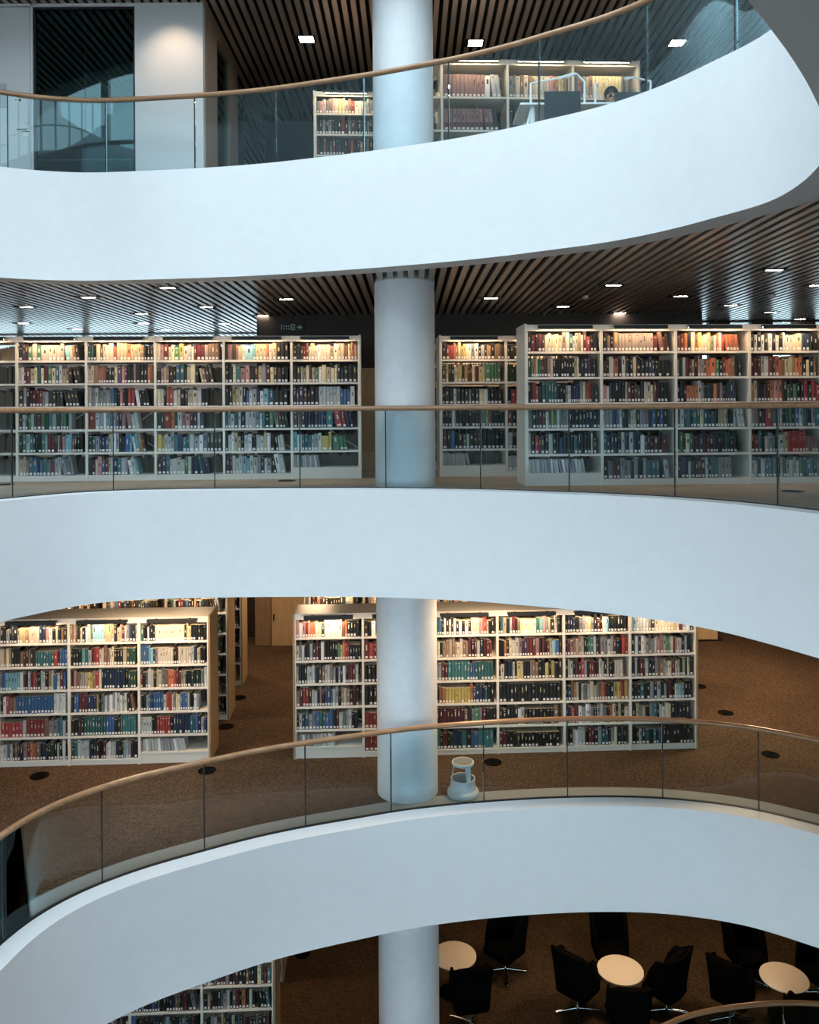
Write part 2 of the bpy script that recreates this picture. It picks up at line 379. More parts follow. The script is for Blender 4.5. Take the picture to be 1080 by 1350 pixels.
# ------------------------------------------------------------------ balustrades
def arclen(L):
    a = [0.]
    for i in range(1, len(L)): a.append(a[-1]+(L[i]-L[i-1]).length)
    return a
def balustrade(nm, loop, z, joints_px, py_of, label, rh=1.05):
    root = empty('balustrade', (0, 0, 0), 0, label, 'balustrade', None)
    g = offset(loop, LED-.02); N = len(g); A = arclen(g); tot = A[-1]+(g[0]-g[-1]).length
    # where the pane joints of the photo fall on this curve
    js = []
    for px in joints_px:
        best = None
        for i in range(N):
            p = g[i]
            if p.y < 3.3: continue
            x = HOR+F*p.x/p.y+(z+.5-EYE)*-F/p.y*ROLL
            if best is None or abs(x-px) < best[0]: best = (abs(x-px), i, p.y)
        js.append(best[1])
    js = sorted(set(js)); arcs = [A[i] for i in js]
    # go on at the same spacing round the rest
    end = arcs[0]+tot; a = arcs[-1]; n = max(1, round((end-a)/1.27)); arcs += [(a+(end-a)*k/n) % tot for k in range(1, n)]
    arcs = sorted(arcs)
    def pt(L, s):
        s %= tot
        lo, hi = 0, N-1
        while hi-lo > 1:
            m = (lo+hi)//2
            if A[m] <= s: lo = m
            else: hi = m
        if s >= A[-1]: lo, hi = N-1, 0; f = (s-A[-1])/(tot-A[-1])
        else: f = (s-A[lo])/(A[hi]-A[lo])
        return L[lo].lerp(L[hi], f)
    gi, go = g, offset(g, .018)
    for k in range(len(arcs)):
        s0 = arcs[k]+.008; s1 = (arcs[(k+1) % len(arcs)] if k+1 < len(arcs) else arcs[0]+tot)-.008
        mid = pt(gi, (s0+s1)/2)
        M = max(2, int((s1-s0)/.09)); v = []; f = []
        for i in range(M+1):
            s = s0+(s1-s0)*i/M; a, b = pt(gi, s), pt(go, s)
            v += [(a.x,a.y,z+.0),(b.x,b.y,z+.0),(b.x,b.y,z+rh-.03),(a.x,a.y,z+rh-.03)]
        for i in range(M):
            for q in range(4):
                q2 = (q+1) % 4; f.append((i*4+q, i*4+q2, i*4+4+q2, i*4+4+q))
        f += [(3,2,1,0), (M*4, M*4+1, M*4+2, M*4+3)]
        o = link('glass_pane', v, f, GLASS, root)
        bm = bmesh.new(); bm.from_mesh(o.data); bmesh.ops.recalc_face_normals(bm, faces=bm.faces[:]); bm.to_mesh(o.data); bm.free()
        o.data.polygons.foreach_set('use_smooth', [True]*len(o.data.polygons)); o.data.set_sharp_from_angle(angle=math.radians(40))
        a, b, c = pt(gi, arcs[k]), pt(go, arcs[k]), pt(gi, arcs[k]+.01)
        t = (c-a).normalized()*.007; jb = MB()
        jb.add([(p.x+d.x, p.y+d.y, zz) for zz in (z, z+rh-.03) for p, d in ((a,-t),(a,t),(b,t),(b,-t))], [(3,2,1,0),(4,5,6,7),(0,1,5,4),(1,2,6,5),(2,3,7,6),(3,0,4,7)])
        jb.build('joint', JOINT, root)
    r = MB(); pts = [(p.x, p.y, z+rh) for p in offset(g, .009)]
    r.tube(pts, .034, 12, closed=True); o = r.build('handrail', RAILW, root, smooth=True); o['label'] = 'brown wooden handrail'
    ch = MB(); n2 = len(pts)
    ring('channel', g, [(-.012, z+.02), (.03, z+.02), (.03, z+.0125), (-.012, z+.0125)], JOINT, None, None, parent=root)
    return root
balustrade('top', TOPL, Z_TOP, [11,138,252,363,475,592,714,846,974], None, 'glass balustrade with wooden rail on the top storey')
balustrade('middle', MIDL, Z_MID, [20,151,278,398,513,630,755,886,1025], None, 'glass balustrade with wooden rail on the storey at eye level')
balustrade('lower', LOWL, Z_LOW, [5,141,273,398,519,637,751,872,998], None, 'glass balustrade with wooden rail in front of the step stool')
balustrade('bottom', BOTL, Z_BOT, [960], None, 'glass balustrade with wooden rail beside the lounge chairs')

# ------------------------------------------------------------------ books: palette
PAL = {'k': ('black', (.012,.012,.014)), 'c': ('charcoal', (.045,.045,.048)), 'n': ('navy', (.018,.035,.09)), 'b': ('blue', (.03,.12,.30)), 'u': ('light blue', (.16,.50,.62)),
       't': ('teal', (.02,.16,.17)), 'g': ('green', (.04,.22,.08)), 'f': ('dark green', (.015,.06,.04)), 'r': ('red', (.42,.03,.025)), 'm': ('maroon', (.13,.018,.022)),
       'o': ('orange', (.55,.16,.04)), 'w': ('white', (.74,.74,.72)), 'i': ('cream', (.68,.58,.40)), 'y': ('yellow', (.60,.44,.07)), 'h': ('tan', (.30,.17,.08)),
       'd': ('dark brown', (.055,.03,.018)), 'p': ('pink', (.52,.26,.24)), 'v': ('purple', (.10,.05,.14)), 's': ('grey', (.22,.23,.23)), 'l': ('pale grey', (.48,.50,.50)), 'e': ('beige', (.48,.38,.26))}
COVER = {}
rc = random.Random(3)
for k, (n, c) in PAL.items():
    COVER[k] = []
    for j in range(3):
        f = [1., .72, 1.2][j]*.86; g_ = .2126*c[0]+.7152*c[1]+.0722*c[2]; c2 = [g_+(v-g_)*.78 for v in c]
        cc = tuple(min(.85, max(.006, v*f*rc.uniform(.9, 1.1))) for v in c2)
        COVER[k].append(mat('%s_cover_%d' % (n.replace(' ', '_'), j), cc, .5 if j else .38, noise=.08, nscale=60))
BAND = [mat('gilt_title', (.55,.42,.18), .4, metal=.3), mat('pale_title', (.62,.60,.55), .6), mat('dark_title', (.03,.03,.035), .6)]
STUFF_MATS = []; SIDX = {}
def sidx(m):
    if m.name not in SIDX: SIDX[m.name] = len(STUFF_MATS); STUFF_MATS.append(m)
    return SIDX[m.name]
STUFF = MB()

class Book: pass
ALLB = []
def bands(b, rb):
    r = []
    if b.kind == 'magazine': return r
    if rb.random() < .55:
        z0 = b.h*rb.uniform(.45, .6); z1 = z0+b.h*rb.uniform(.12, .3)
        r.append((z0, z1, rb.choice([0, 1, 1]) if b.c in 'kcnbtgfrmdvh' else 2, rb.uniform(.35, .7)))
    if rb.random() < .3:
        r.append((b.h*.86, b.h*.9, rb.choice([0, 1]) if b.c in 'kcnbtgfrmdvh' else 2, .96))
    return r
PROF = ((0., 1.), (0., .03), (.22, 0.), (.78, 0.), (1., .03), (1., 1.))
def local_book(mb, b, cover_i, page_i, band_i, stick_i, full=False):
    """simple closed book: rounded spine at v=0, pages on top"""
    t, h, d = b.t*.97, b.h, b.d
    e = .012
    pr = [(0, d), (0, e*.6), (t*.25, 0), (t*.75, 0), (t, e*.6), (t, d)]
    T = b.T; n = len(pr)
    v = [T @ Vector((x, y, 0)) for x, y in pr]+[T @ Vector((x, y, h)) for x, y in pr]
    mb.add(v, [(i, i+1, n+i+1, n+i) for i in range(n-1)], cover_i)
    mb.add([v[i] for i in (0, 5, 11, 6)], [(0, 1, 2, 3)], page_i)
    mb.add(v[n:], [tuple(range(n))], page_i)
    for z0, z1, k, w in b.bands:
        a0, a1 = t*(.5-w*.25), t*(.5+w*.25)
        if w > .9: a0, a1 = t*.25, t*.75
        mb.add([T @ Vector(p) for p in ((a0,-.0008,z0),(a1,-.0008,z0),(a1,-.0008,z1),(a0,-.0008,z1))], [(0,1,2,3)], band_i[k])
    if b.sticker:
        a0, a1 = t*.18, t*.82
        mb.add([T @ Vector(p) for p in ((a0,-.001,.012),(a1,-.001,.012),(a1,-.001,.045),(a0,-.001,.045))], [(0,1,2,3)], stick_i)

# ------------------------------------------------------------------ bookcases
STD = [.085, .425, .767, 1.109, 1.451, 1.793]
SHD = .60
CASES = []
def bookcase(T0, w, z, shelves, label, group, ends=(False, False), lamp=True, brace=0, endm=None):
    """one bay; T0 = Matrix at its front left foot"""
    root = bpy.data.objects.new('bookcase', None); COL.objects.link(root); root.matrix_world = T0
    tag(root, label, 'bookcase', group)
    th = .017; H = 2.15
    for sx in (0, 1):
        mb = MB(); x0 = sx*(w-th); mb.box(x0, 0, 0, x0+th, SHD, H)
        if ends[sx]:
            e = .03; xx = -e if sx == 0 else w; mb.bbox(xx, -.012, 0, xx+e, SHD+.012, H+.012, .004)
        pn = mb.build('side_panel', [STEEL, endm or STEEL], root)
        if ends[sx]:
            for f_ in pn.data.polygons[6:]: f_.material_index = 1
    for i, s in enumerate(shelves):
        mb = MB(); mb.box(th, .012, s-.024, w-th, SHD-.012, s); mb.box(th, .012, s-.03, w-th, .024, s-.024)
        mb.build('shelf', STEEL, root)
    mb = MB(); mb.box(th, .004, H-.022, w-th, SHD-.004, H); mb.box(th, .004, H-.085, w-th, .02, H-.022); mb.box(th, SHD-.02, H-.085, w-th, SHD-.004, H-.022); mb.build('top_panel', STEEL, root)
    mb = MB(); mb.box(th, .02, 0, w-th, .04, shelves[0]-.024); mb.box(th, SHD-.04, 0, w-th, SHD-.02, shelves[0]-.024); mb.build('plinth', STEEL, root)
    if brace:
        mb = MB()
        for (k, s) in ((0, 1), (1, -1), (3, 1), (4, -1)):
            if k+1 >= len(shelves): continue
            za, zb = shelves[-1-k]+.02, (shelves[-k] if k else H-.1)-.04
            xa, xb = (w*.55, w-.03)
            if s < 0: za, zb = zb, za
            mb.tube([(xa, .29, za), (xb, .29, zb)], .008, 6)
        mb.build('brace', STEEL, root)
    if lamp:
        mb = MB(); a, b = w*.14, w*.86
        mb.bbox(a, -.095, H-.042, b, -.035, H-.016, .005)
        for x in (a+.12, b-.12): mb.box(x-.012, -.06, H-.03, x+.012, .006, H-.018)
        mb.box(a, -.095, H-.062, b, -.089, H-.04); mb.box(a, -.041, H-.055, b, -.035, H-.04)
        l = mb.build('shelf_lamp', LAMPH, root)
        dm = MB(); dm.box(a+.015, -.088, H-.050, b-.015, -.042, H-.0425); dm.build('diffuser', WARM, l)
    return root

def parse(sv, rb):
    out = []; i = 0
    for c in sv:
        if c == ' ': continue
        if c == '_': out.append(('_', 1.)); continue
        lo = c.lower(); wide = c != lo
        out.append((lo, 2. if wide else rb.uniform(.65, 1.3)))
    return out
RANDS = ['kkmdsnkfmkhieklkcktmk', 'kipdhkmkksliehkkmrkkf', 'nkbktkklnkskkmmkhkkkc', 'kdmkkhiekiskkolkmkkkt']
def fill_shelf(T0, z, w, clear, text, rowinfo, bay, sh, mode='book', front=True):
    rb = random.Random(hash_(rowinfo['key'], bay, sh))
    W = w-.05
    toks = parse(text, rb)
    if mode == 'magazine': toks = [(c, wt*.8) for c, wt in toks]
    tot = sum(wt for _, wt in toks); k = min(W/tot, .075 if mode != 'magazine' else .045)
    u = .022; prev = None; ph = .25; pw = .03; pd = .2; n = 0; lean = 0.; books = []
    L = len(toks)
    last_gap = L
    gaps = [i for i, (c, _) in enumerate(toks) if c == '_']
    if gaps: last_gap = gaps[0]
    nl = rb.choice([0, 0, 2, 3, 4]) if gaps else rb.choice([0, 0, 0, 0, 1])
    if mode == 'magazine': nl = L
    prevlean = 0.
    for i, (c, wt) in enumerate(toks):
        if c == '_': u += wt*k; prev = None; prevlean = 0.; continue
        run = (i > 0 and toks[i-1][0] == c and (i+1 < L and toks[i+1][0] == c or i > 1 and toks[i-2][0] == c))
        if not run:
            hi = min(clear-.012, .305); ph = hi*rb.uniform(.72, .97); pd = rb.uniform(.15, .215)
            if mode == 'magazine': ph = hi*rb.uniform(.82, .9); pd = .21
            if mode == 'volume': ph = min(clear-.03, .345)*rb.uniform(.94, 1.0); pd = .25
            var = rb.randrange(3)
        else: var = var
        t = wt*k
        if run and not c.isupper(): t = k
        th = 0.
        if mode == 'magazine': th = math.radians(rb.uniform(2, 7)) if i < L*.5 else math.radians(rb.uniform(7, 15))
        elif last_gap-nl <= i < last_gap: th = math.radians(rb.uniform(6, 12)) if prevlean == 0 else prevlean
        bw = t*math.cos(th) if th else t
        if th and prevlean == 0 and i > 0: u += ph*math.sin(th)*.9
        if th > prevlean > 0: u += ph*(math.sin(th)-math.sin(prevlean))
        if u+bw+ (0 if not th else t*.1) > w-.02: break
        b = Book(); b.c = c; b.t = bw*.985; b.h = ph*rb.uniform(.985, 1.); b.d = pd
        b.kind = 'book' if mode == 'book' else mode
        b.var = var; b.sticker = rb.random() < .8; b.cover = COVER[c][var]
        b.bands = bands(b, rb); b.front = front
        M = Matrix.Translation((u, .022+rb.uniform(0, .012), z+.0005)) @ Matrix.Rotation(-th, 4, 'Y')
        b.T = T0 @ M; b.row = rowinfo; b.bay = bay; b.sh = sh; b.lean = th
        books.append(b); n += 1; u += t if not th else bw/max(.9, math.cos(th))
        prevlean = th
    cr = rowinfo['colend'] == 'right'
    for i, b in enumerate(books):
        b.idx = (len(books)-i) if cr else (i+1); ALLB.append(b)
def hash_(*a):
    h = 17
    for x in a:
        for ch in str(x): h = (h*131+ord(ch)) % 1000003
    return h
def rear_books(T0, z, w, clear, rb):
    u = .03
    while u < w-.05:
        t = rb.uniform(.022, .05); h = min(clear-.015, .3)*rb.uniform(.72, .97); d = rb.uniform(.15, .2)
        if u+t > w-.03: break
        if rb.random() < .93:
            c = rb.choice('kkccdmnfsh'); y0 = SHD-.03-d
            v = [T0 @ Vector(p) for p in [(u,y0,z),(u+t,y0,z),(u+t,y0+d,z),(u,y0+d,z),(u,y0,z+h),(u+t,y0,z+h),(u+t,y0+d,z+h),(u,y0+d,z+h)]]
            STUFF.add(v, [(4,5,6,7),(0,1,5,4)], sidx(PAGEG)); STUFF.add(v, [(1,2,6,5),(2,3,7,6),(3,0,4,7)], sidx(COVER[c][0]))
        u += t*1.02
YAW = math.radians(2.6)
def row(key, phrase, place, x, y, z, w, texts, colend, shelves=STD, high=(), mags=(), modes=None, anchor='left', yaw=YAW, front=True, lamp=True, group=None):
    """a run of bays; texts = list over bays of list over shelves (top first) of colour strings"""
    n = len(texts); d = Vector((math.cos(yaw), math.sin(yaw), 0))
    o = Vector((x, y, z))
    if anchor == 'right': o = o-d*(w*n)
    info = {'key': key, 'phrase': phrase, 'colend': colend}
    for k in range(n):
        T0 = Matrix.Translation(o+d*(w*k)) @ Matrix.Rotation(yaw, 4, 'Z')
        sh = list(shelves)
        if k in high: sh[0] = .17
        q = (n-k) if colend == 'right' else k+1
        lab = place % ORD[q]
        bookcase(T0, w, z, sh, lab, group or 'white bookcases', (k == 0, k == n-1), lamp, brace=(hash_(key, k) % 3) < 2, endm=OAKL if z < Z_MID-1 else None)
        for s in range(len(sh)):
            z0 = sh[len(sh)-1-s]; zt = 2.15-.07 if s == 0 else sh[len(sh)-s]-.03
            tx = texts[k][s] if texts[k] and s < len(texts[k]) else None
            rb = random.Random(hash_(key, k, s, 'r'))
            if tx is None:
                tx = list(rb.choice(RANDS)); rb.shuffle(tx); tx = ''.join(tx)+'_'*rb.randrange(0, 4)
            md = 'book'
            if (k, s) in mags: md = 'magazine'
            if modes and (k, s) in modes: md = modes[(k, s)]
            info2 = dict(info, q=q)
            fill_shelf(T0, z0, w, zt-z0, tx, info2, k, s, md, front)
            rear_books(T0, z0, w, zt-z0, rb)

ML = [['kmpkkd','iihkkd','rmkkkk','bnkkkk','lscckk','lllcck'],
 ['cvmgigIiiieuehd__','wwmmiitimgitwipddd__','nekmmmrslcccccccc__','klcglfmgftlfsgkl____','ftltkfktlmmflmpuuhkkkk','ieptbkbtsmlwlss____'],
 ['ftkihliioiiioiiihkkk','iehpohkdkivpvkkpkkkoh','eslslslsbfkpmkrrwkkk__','Rllwltlvkpplw_____','ktlnnbiwlknbuwuhd___','nmipbmilntwlwlu_____'],
 ['ipmiigyilimmmehhhd','kpihdkbtkiikihdd___','iikoriikdeiiwkk____','ffRofl ppmvlc_____','yywlltntbllwscccc','mntlwllglnntnn____'],
 ['kpdpiiUuiiioiikkkk','kkitppkmilmiddkkk','kkyiikbwlnwubkkkk','tlltlklllswtkgsmfk_','klwieklwkllewkkwl__','kmllwuulwskwlkwl__'],
 ['kkdmmliwwiiieieeheoe','knieidegwieiiknkdk','kvvdmkkwwwwwwbbbww','msmnnkcnbkTRrnk__','uwtbtllwYyGGg__','wlwtlwlwlwl________']]
row('ML', 'exit-sign row', 'white steel bookcase %s from column in the exit-sign row', -.759, 12.35, Z_MID, 1.012, ML, 'right', high=(5,), mags={(5,5)}, anchor='right', group='bookcases of the exit-sign row')
MN = [['kmkmdiieieeitlieimrkkk','fgoiggmdpikkkkkkkkiiknkvkk','kkrrktttttkkkslknnklioorkkk','sffmmwgyglsslkkkkkknkk','lkrrnklkknkkktkkkklkk','lwlwlwwllwlwlwlwlwwl'],
 ['khkheeeeeeeeeemhmd__','dkioklkkekkknnkkkk_','pinkkkkimkmdkieimkkk__','lssnblkksleflspnbkbk__','tnnknlnlnkwvmkmkm__','ksmmlssklkltttkl__'],
 ['mrokioyiiysioiroooo___','sklmmhkpshoOgkmoohkk__','dkdooooiskfkodekknnn___','slttkttitkbkiiikklll_','kgkitdmnmmkvkkktkkk___','knklnkmklktteeee____'],
 ['kwkwkwkwkwiiIEnnkk','mmmllmmoohiihookikhh','hekkmkopokgkgkkrkrr','lhkmRtkiktgkbwtklt','mrtkilgkIirrrrrpppp_','ilkltttkikylligkttk_'],
 [None]*6]
row('MN', 'end-panel row', 'nearer white bookcase %s from column in the end-panel row', 1.564, 10.9, Z_MID, 1.01, MN, 'left', high=(0,), mags={(0,5)}, group='bookcases of the end-panel row')
MF = [['krrohiyyiwslklkhkhhd','fydkiykymmimyiGgggk','kdkwkkkskfiwkkkkk','kkkwkkkkmkmkgihkkkk','mkbkktlkddkkkkk','llwlllwlwl________'],
 ['kkkkdmkhikkkkdkkm','ffkkftkkfkkkkkmkk','krkmrmkkkkkhkkkk','rkrkklkkkmkkkk','lklkkslkkkkkll','lwkllklllwkkkl']]
row('MF', 'column-side row', 'white bookcase %s from column in the half-hidden column-side row', .485, 12.48, Z_MID, 1.0, MF, 'left', high=(0,), mags={(0,5)}, group='bookcases of the column-side row')
row('MB', 'hidden row', 'white bookcase %s along the row behind the column-side row', .40, 14.1, Z_MID, 1.0, [[None]*6, [None]*6], 'left', front=False, group='bookcases behind the column-side row')
LL = [[None]*6,
 ['kksknkiiihiiiinnpwkikhd','ioihkkkhmdhddtttttttrmbbb','bbuuuuuwmklmrmkllkhiblmbk','kwrhpbbbbbbbbbbbbwwwwkk','rrrrrrlrrrrrhesbtwmk','wlslkhnkpmoohknkkfklkwk'],
 ['hehkikwlsuuuuiiiikipmwsnkw','kkkkutlmrriihhiikkkifff_','kpheeeyyhrinnnnnnnnnkfff','kbbmmmnnnyksllwlwlwlwkhh_','kkddttttttttbbbkdttttttt','ftlwllnkndkkmlwllnkkulskk'],
 ['tkkwnkkiiiiiiiiiiikiikkkkkkk','bbbuuneiiiiiikkmiiiiilnikk','mkslekiishoormmeikkfkfksw','kklbnbbbblrrieiibbblkkwl___','llllkkrrrrrknnnnnntbbklnk','llwlllwllllwlll_____']]
row('LL', 'gangway row', 'white bookcase %s from gangway in the front gangway row', -2.985, 12.05, Z_LOW, 1.01, LL, 'right', high=(3,), mags={(3,5)}, anchor='right', group='bookcases of the gangway row')
row('L2', 'second gangway row', 'white bookcase %s from gangway in the second gangway row', -3.08, 13.7, Z_LOW, 1.01, [[None]*6]*4, 'right', anchor='right', front=False, group='bookcases of the second gangway row')
row('L3', 'third gangway row', 'white bookcase %s from gangway in the third gangway row', -3.2, 15.4, Z_LOW, 1.01, [[None]*6]*4, 'right', anchor='right', front=False, group='bookcases of the third gangway row')
LR = [['pwprpoowifwwwwwwhokkkk','wslkkldmkwkkkkkgiorrkkkk','lkkkllwndhlwhlklkwkmmmlm','pmrrkllkpkvbbllkhlhkmmk','klnblsbttbbkmlsllkkk','slwlwslwlwlwwl__'],
 ['kkwkikwkkdkskkikkm','mrmrmlkkdkkmkkshkk','kkkkkkkmkkkkskkkhk','kkkkkkkkkkkkkkkk','rrrrrrrrrmkkkkkk','rrrrrrrrrmmkkkkk'],
 ['nntbkwkwkwkwkwkiiipprikkd','llikeheheiihemkmlkmmrd','kllmmtttttttbbtttttt','kkhoyyyyyyyyobnnktkkk','hmmmmmmmmhksgsmkkk','kkgkmkfnntkbbttttt'],
 ['ktiklmkhiiiiiitupsikikk','kkokiiwpnvmmmpkmkmiubk','kiknnlkyekkshhkkykykk','kkkkkkkkkkkkkkkkkk','kckkkwlkkkkkkkkhk','mmkkkckkkkkkkkkkkkk'],
 ['knknkssieskmkwukkkkkk','kmphehlkkgtlkmsslsmkkrr','kilkmmrlkrrmkiwkikkiiii','knhheklsliishomkkyyry','nnrmwlwlsklwskoikiki','kklwllkmmkltbkliknkn'],
 ['lullllskeiiiieiimlwks','kwkwlesslppiggimpilklkl','kwkmmlkkshhelimiikikik','kkktkklklklmmkiulkkk','kisekstklwiikkkkkk','kklktktkbkkkkkkkknk']]
row('LR', 'step-stool row', 'white bookcase %s from gangway in the step-stool row', -1.724, 12.14, Z_LOW, 1.008, LR, 'left', high=(0,), mags={(0,5)}, group='bookcases of the step-stool row')
row('L4', 'row behind', 'white bookcase %s from gangway behind the step-stool row', -1.80, 13.79, Z_LOW, 1.008, [[None]*6]*5, 'left', front=False, group='bookcases behind the step-stool row')
BT = [[None]*6]*4
row('BL', 'lounge row', 'shadowed white bookcase %s from its open end on the lounge floor', -2.005, 11.7, Z_BOT, 1.01, BT, 'right', anchor='right', front=True, lamp=True, group='bookcases on the lounge floor')
row('B2', 'lounge back row', 'shadowed white bookcase %s from open end in the back lounge row', -2.14, 13.34, Z_BOT, 1.01, BT, 'right', anchor='right', front=False, group='back row of lounge bookcases')
TSH = [.09, .59, 1.09, 1.59]
TR = [['eksmkkmkk','mkkdkmkk','kkkkkkkk','kkkkkkk'],
 ['Ppppppppp w w l__','PPppppppppk_','kkkdkkkk','kkkkkkk'],
 ['ssihihiilwewpphiihl','kkckckkckkkck','kkkkkkkk','kkkkkkk'],
 ['spsipiiiiiiiiiss__','kcckkckckkck','kkkkkkkk','kkkkkkk']]
row('TR', 'chair-backs row', 'white bookcase %s from column behind the black desk chairs', 3.50, 12.42, Z_TOP, .995, TR, 'left', shelves=TSH, anchor='right', modes={(b, s): 'volume' for b in range(4) for s in range(4)}, group='top-storey bookcases behind the desk')
TL = [['splpspiyiiprwiwlls','kkskskkkmksdkkksskk','mkhksmkkkkmokkhmhkk',None,None,None],[None]*6]
row('TL', 'top-storey side row', 'white bookcase %s from its open end beside the dark wall', -1.52, 13.5, Z_TOP, 1.0, TL, 'left', group='top-storey bookcases beside the dark wall')

# three hundred books that show largest are things of their own; the rest is one mass
dgv = []; dgf = []
for o in RINGS+[column]:
    n = len(dgv); dgv += [v.co.copy() for v in o.data.vertices]; dgf += [tuple(i+n for i in p.vertices) for p in o.data.polygons]
BV = BVHTree.FromPolygons(dgv, dgf)
CAM = Vector((0, 0, EYE))
def proj(p):
    x, y = F*p.x/p.y, -F*(p.z-EYE)/p.y
    return HOR+x+y*ROLL, HOR+y-x*ROLL
def visible(b):
    for q in ((.5, .5), (.5, .85)):
        p = b.T @ Vector((b.t*q[0], -.002, b.h*q[1])); x, y = proj(p)
        if not (4 < x < 1076 and 2 < y < 1348): return False
        d = p-CAM; hit = BV.ray_cast(CAM, d.normalized(), d.length-.05)
        if hit[0] is not None: return False
        if b.row['key'] == 'MF' and x > 683: return False
    return True
for b in ALLB:
    p = b.T @ Vector((b.t/2, 0, b.h/2)); b.px = proj(p); b.area = b.t*b.h*(F/p.y)**2
    b.vis = b.front and visible(b)
singles = []
for kd, lim in (('book', 300), ('magazine', 120), ('volume', 80)):
    c = sorted([b for b in ALLB if b.vis and b.kind == kd], key=lambda b: -b.area); singles += c[:lim]
SET = set(id(b) for b in singles)
for b in ALLB:
    if id(b) in SET: continue
    local_book(STUFF, b, sidx(b.cover), sidx(PAGE), [sidx(m) for m in BAND], sidx(STICK))
so = STUFF.build('shelved_books', STUFF_MATS)
tag(so, 'all the smaller and darker books filling the other shelf space on every storey', 'books', 'books on the shelves', kind='stuff')
KN = {'book': 'book', 'magazine': 'magazine', 'volume': 'bound_volume'}
for b in singles:
    T = b.T; b.T = Matrix.Identity(4); t, h, d = b.t*.97, b.h, b.d
    mb = MB()
    if b.kind == 'magazine':
        local = MB(); b.sticker = False; local_book(local, b, 0, 1, [2, 2, 2], 2)
        o = local.build('magazine', [b.cover, PAGE, BAND[1]])
    else:
        e = .012; th = min(.003, t*.12); pr = [(0, d), (0, e*.6), (t*.12, e*.2), (t*.3, 0), (t*.7, 0), (t*.88, e*.2), (t, e*.6), (t, d)]
        inn = [(t-th, d), (t-th, e*.6+th), (th, e*.6+th), (th, d)]
        full = pr+inn; n = len(full)
        mb.add([(x, y, 0) for x, y in full]+[(x, y, h) for x, y in full], [(i, (i+1) % n, n+(i+1) % n, n+i) for i in range(n)])
        for z0 in (0, n):      # rim of the boards
            fs = [(0,1,10,11), (1,2,10), (2,3,10), (3,4,9,10), (4,5,9), (5,6,9), (6,7,8,9)]
            mb.f += [tuple(i+z0 for i in (q if z0 else q[::-1])) for q in fs]; mb.m += [0]*len(fs)
        bi = [1, 2, 3]
        for z0, z1, k, w in b.bands:
            a0, a1 = (t*.3, t*.7) if w > .9 else (t*(.5-w*.28), t*(.5+w*.28))
            mb.add([(a0,-.0006,z0),(a1,-.0006,z0),(a1,-.0006,z1),(a0,-.0006,z1)], [(0,1,2,3)], bi[k])
        if b.kind == 'volume' and b.sh == 1 and b.c == 'p':
            mb.add([(t*.1,-.0007,.004),(t*.9,-.0007,.004),(t*.9,-.0007,h*.36),(t*.1,-.0007,h*.36)], [(0,1,2,3)], 4)
        o = mb.build(KN[b.kind], [b.cover]+BAND+[COVER['m'][1]])
        pg = MB(); pg.box(th+.0004, e*.6+th+.0005, .003, t-th-.0004, d-.004, h-.003); pg.build('page_block', PAGE, o)
        if b.sticker or b.kind == 'volume':
            st = MB(); st.box(t*.2, -.0022, .012, t*.8, -.0012, .045); st.build('spine_label', STICK, o)
    o.matrix_world = T
    cn = PAL[b.c][0]
    lean = 'leaning ' if b.lean > .05 and b.kind == 'book' else ''
    kn = {'book': 'book', 'magazine': 'thin magazine', 'volume': 'bound volume'}[b.kind]
    endw = 'gangway end' if b.row['phrase'] in ('gangway row', 'step-stool row') else ('open end' if b.row['phrase'] in ('lounge row', 'top-storey side row') else 'column end')
    shelf = 'bottom shelf' if (b.kind == 'magazine') else ('top shelf' if b.sh == 0 else ORD[b.sh+1]+' shelf down')
    lab = '%s%s %s, %s from %s, %s, %s %s bookcase' % (lean, cn, kn, ORD[b.idx], endw, shelf, ORD[b.row['q']], b.row['phrase'])
    tag(o, lab, 'magazine' if b.kind == 'magazine' else 'book', {'book': 'books on the shelves', 'magazine': 'thin magazines on the bottom shelves', 'volume': 'bound volumes on the top storey'}[b.kind])
print('BOOKS', len(ALLB), 'visible', sum(b.vis for b in ALLB), 'singles', len(singles))
# ------------------------------------------------------------------ step stool
sx, sy = at(612, 1057, Z_LOW-EYE); sy += .2
st = empty('step_stool', (sx, sy, Z_LOW), math.radians(20), 'pale grey round step stool standing beside the column', 'step stool')
mb = MB(); mb.lathe([(.205, .0), (.212, .012), (.212, .05), (.200, .075), (.178, .09), (.160, .215), (.163, .228), (.150, .228), (.146, .10), (.135, .095), (0., .095)], n=48); mb.build('base', STOOLW, st, True)
mb = MB(); mb.lathe([(.145, .098), (.145, .104), (0, .104)], n=40); mb.build('lower_tread', RUBBER, st, True)
for k in range(3):
    a = math.radians((-62, 176, 58)[k]-20); mb = MB()
    wid0, wid1 = .030, .050
    pts = []
    n = 6
    v = []
    for i, (z, r, wd) in enumerate(((.20, .153, wid0), (.30, .145, wid0+.005), (.425, .130, wid1))):
        for q in range(n+1):
            t = (q/n-.5)*wd*2/r; v.append((r*math.cos(a+t), r*math.sin(a+t), z))
        for q in range(n+1):
            t = (q/n-.5)*wd*2/r; rr = r-.008; v.append((rr*math.cos(a+t), rr*math.sin(a+t), z))
    f = []; m = n+1
    for i in range(2):
        b0, b1 = i*2*m, (i+1)*2*m
        for q in range(n):
            f.append((b0+q, b0+q+1, b1+q+1, b1+q)); f.append((b0+m+q+1, b0+m+q, b1+m+q, b1+m+q+1))
        f.append((b0+m, b0, b1, b1+m)); f.append((b0+n, b0+m+n, b1+m+n, b1+n))
    mb.add(v, f); mb.build('upright', STOOLW, st, True)
mb = MB(); mb.lathe([(.128, .405), (.146, .41), (.150, .43), (.146, .446), (.134, .448), (.132, .441), (0, .441)], n=48); mb.build('top_step', STOOLW, st, True)
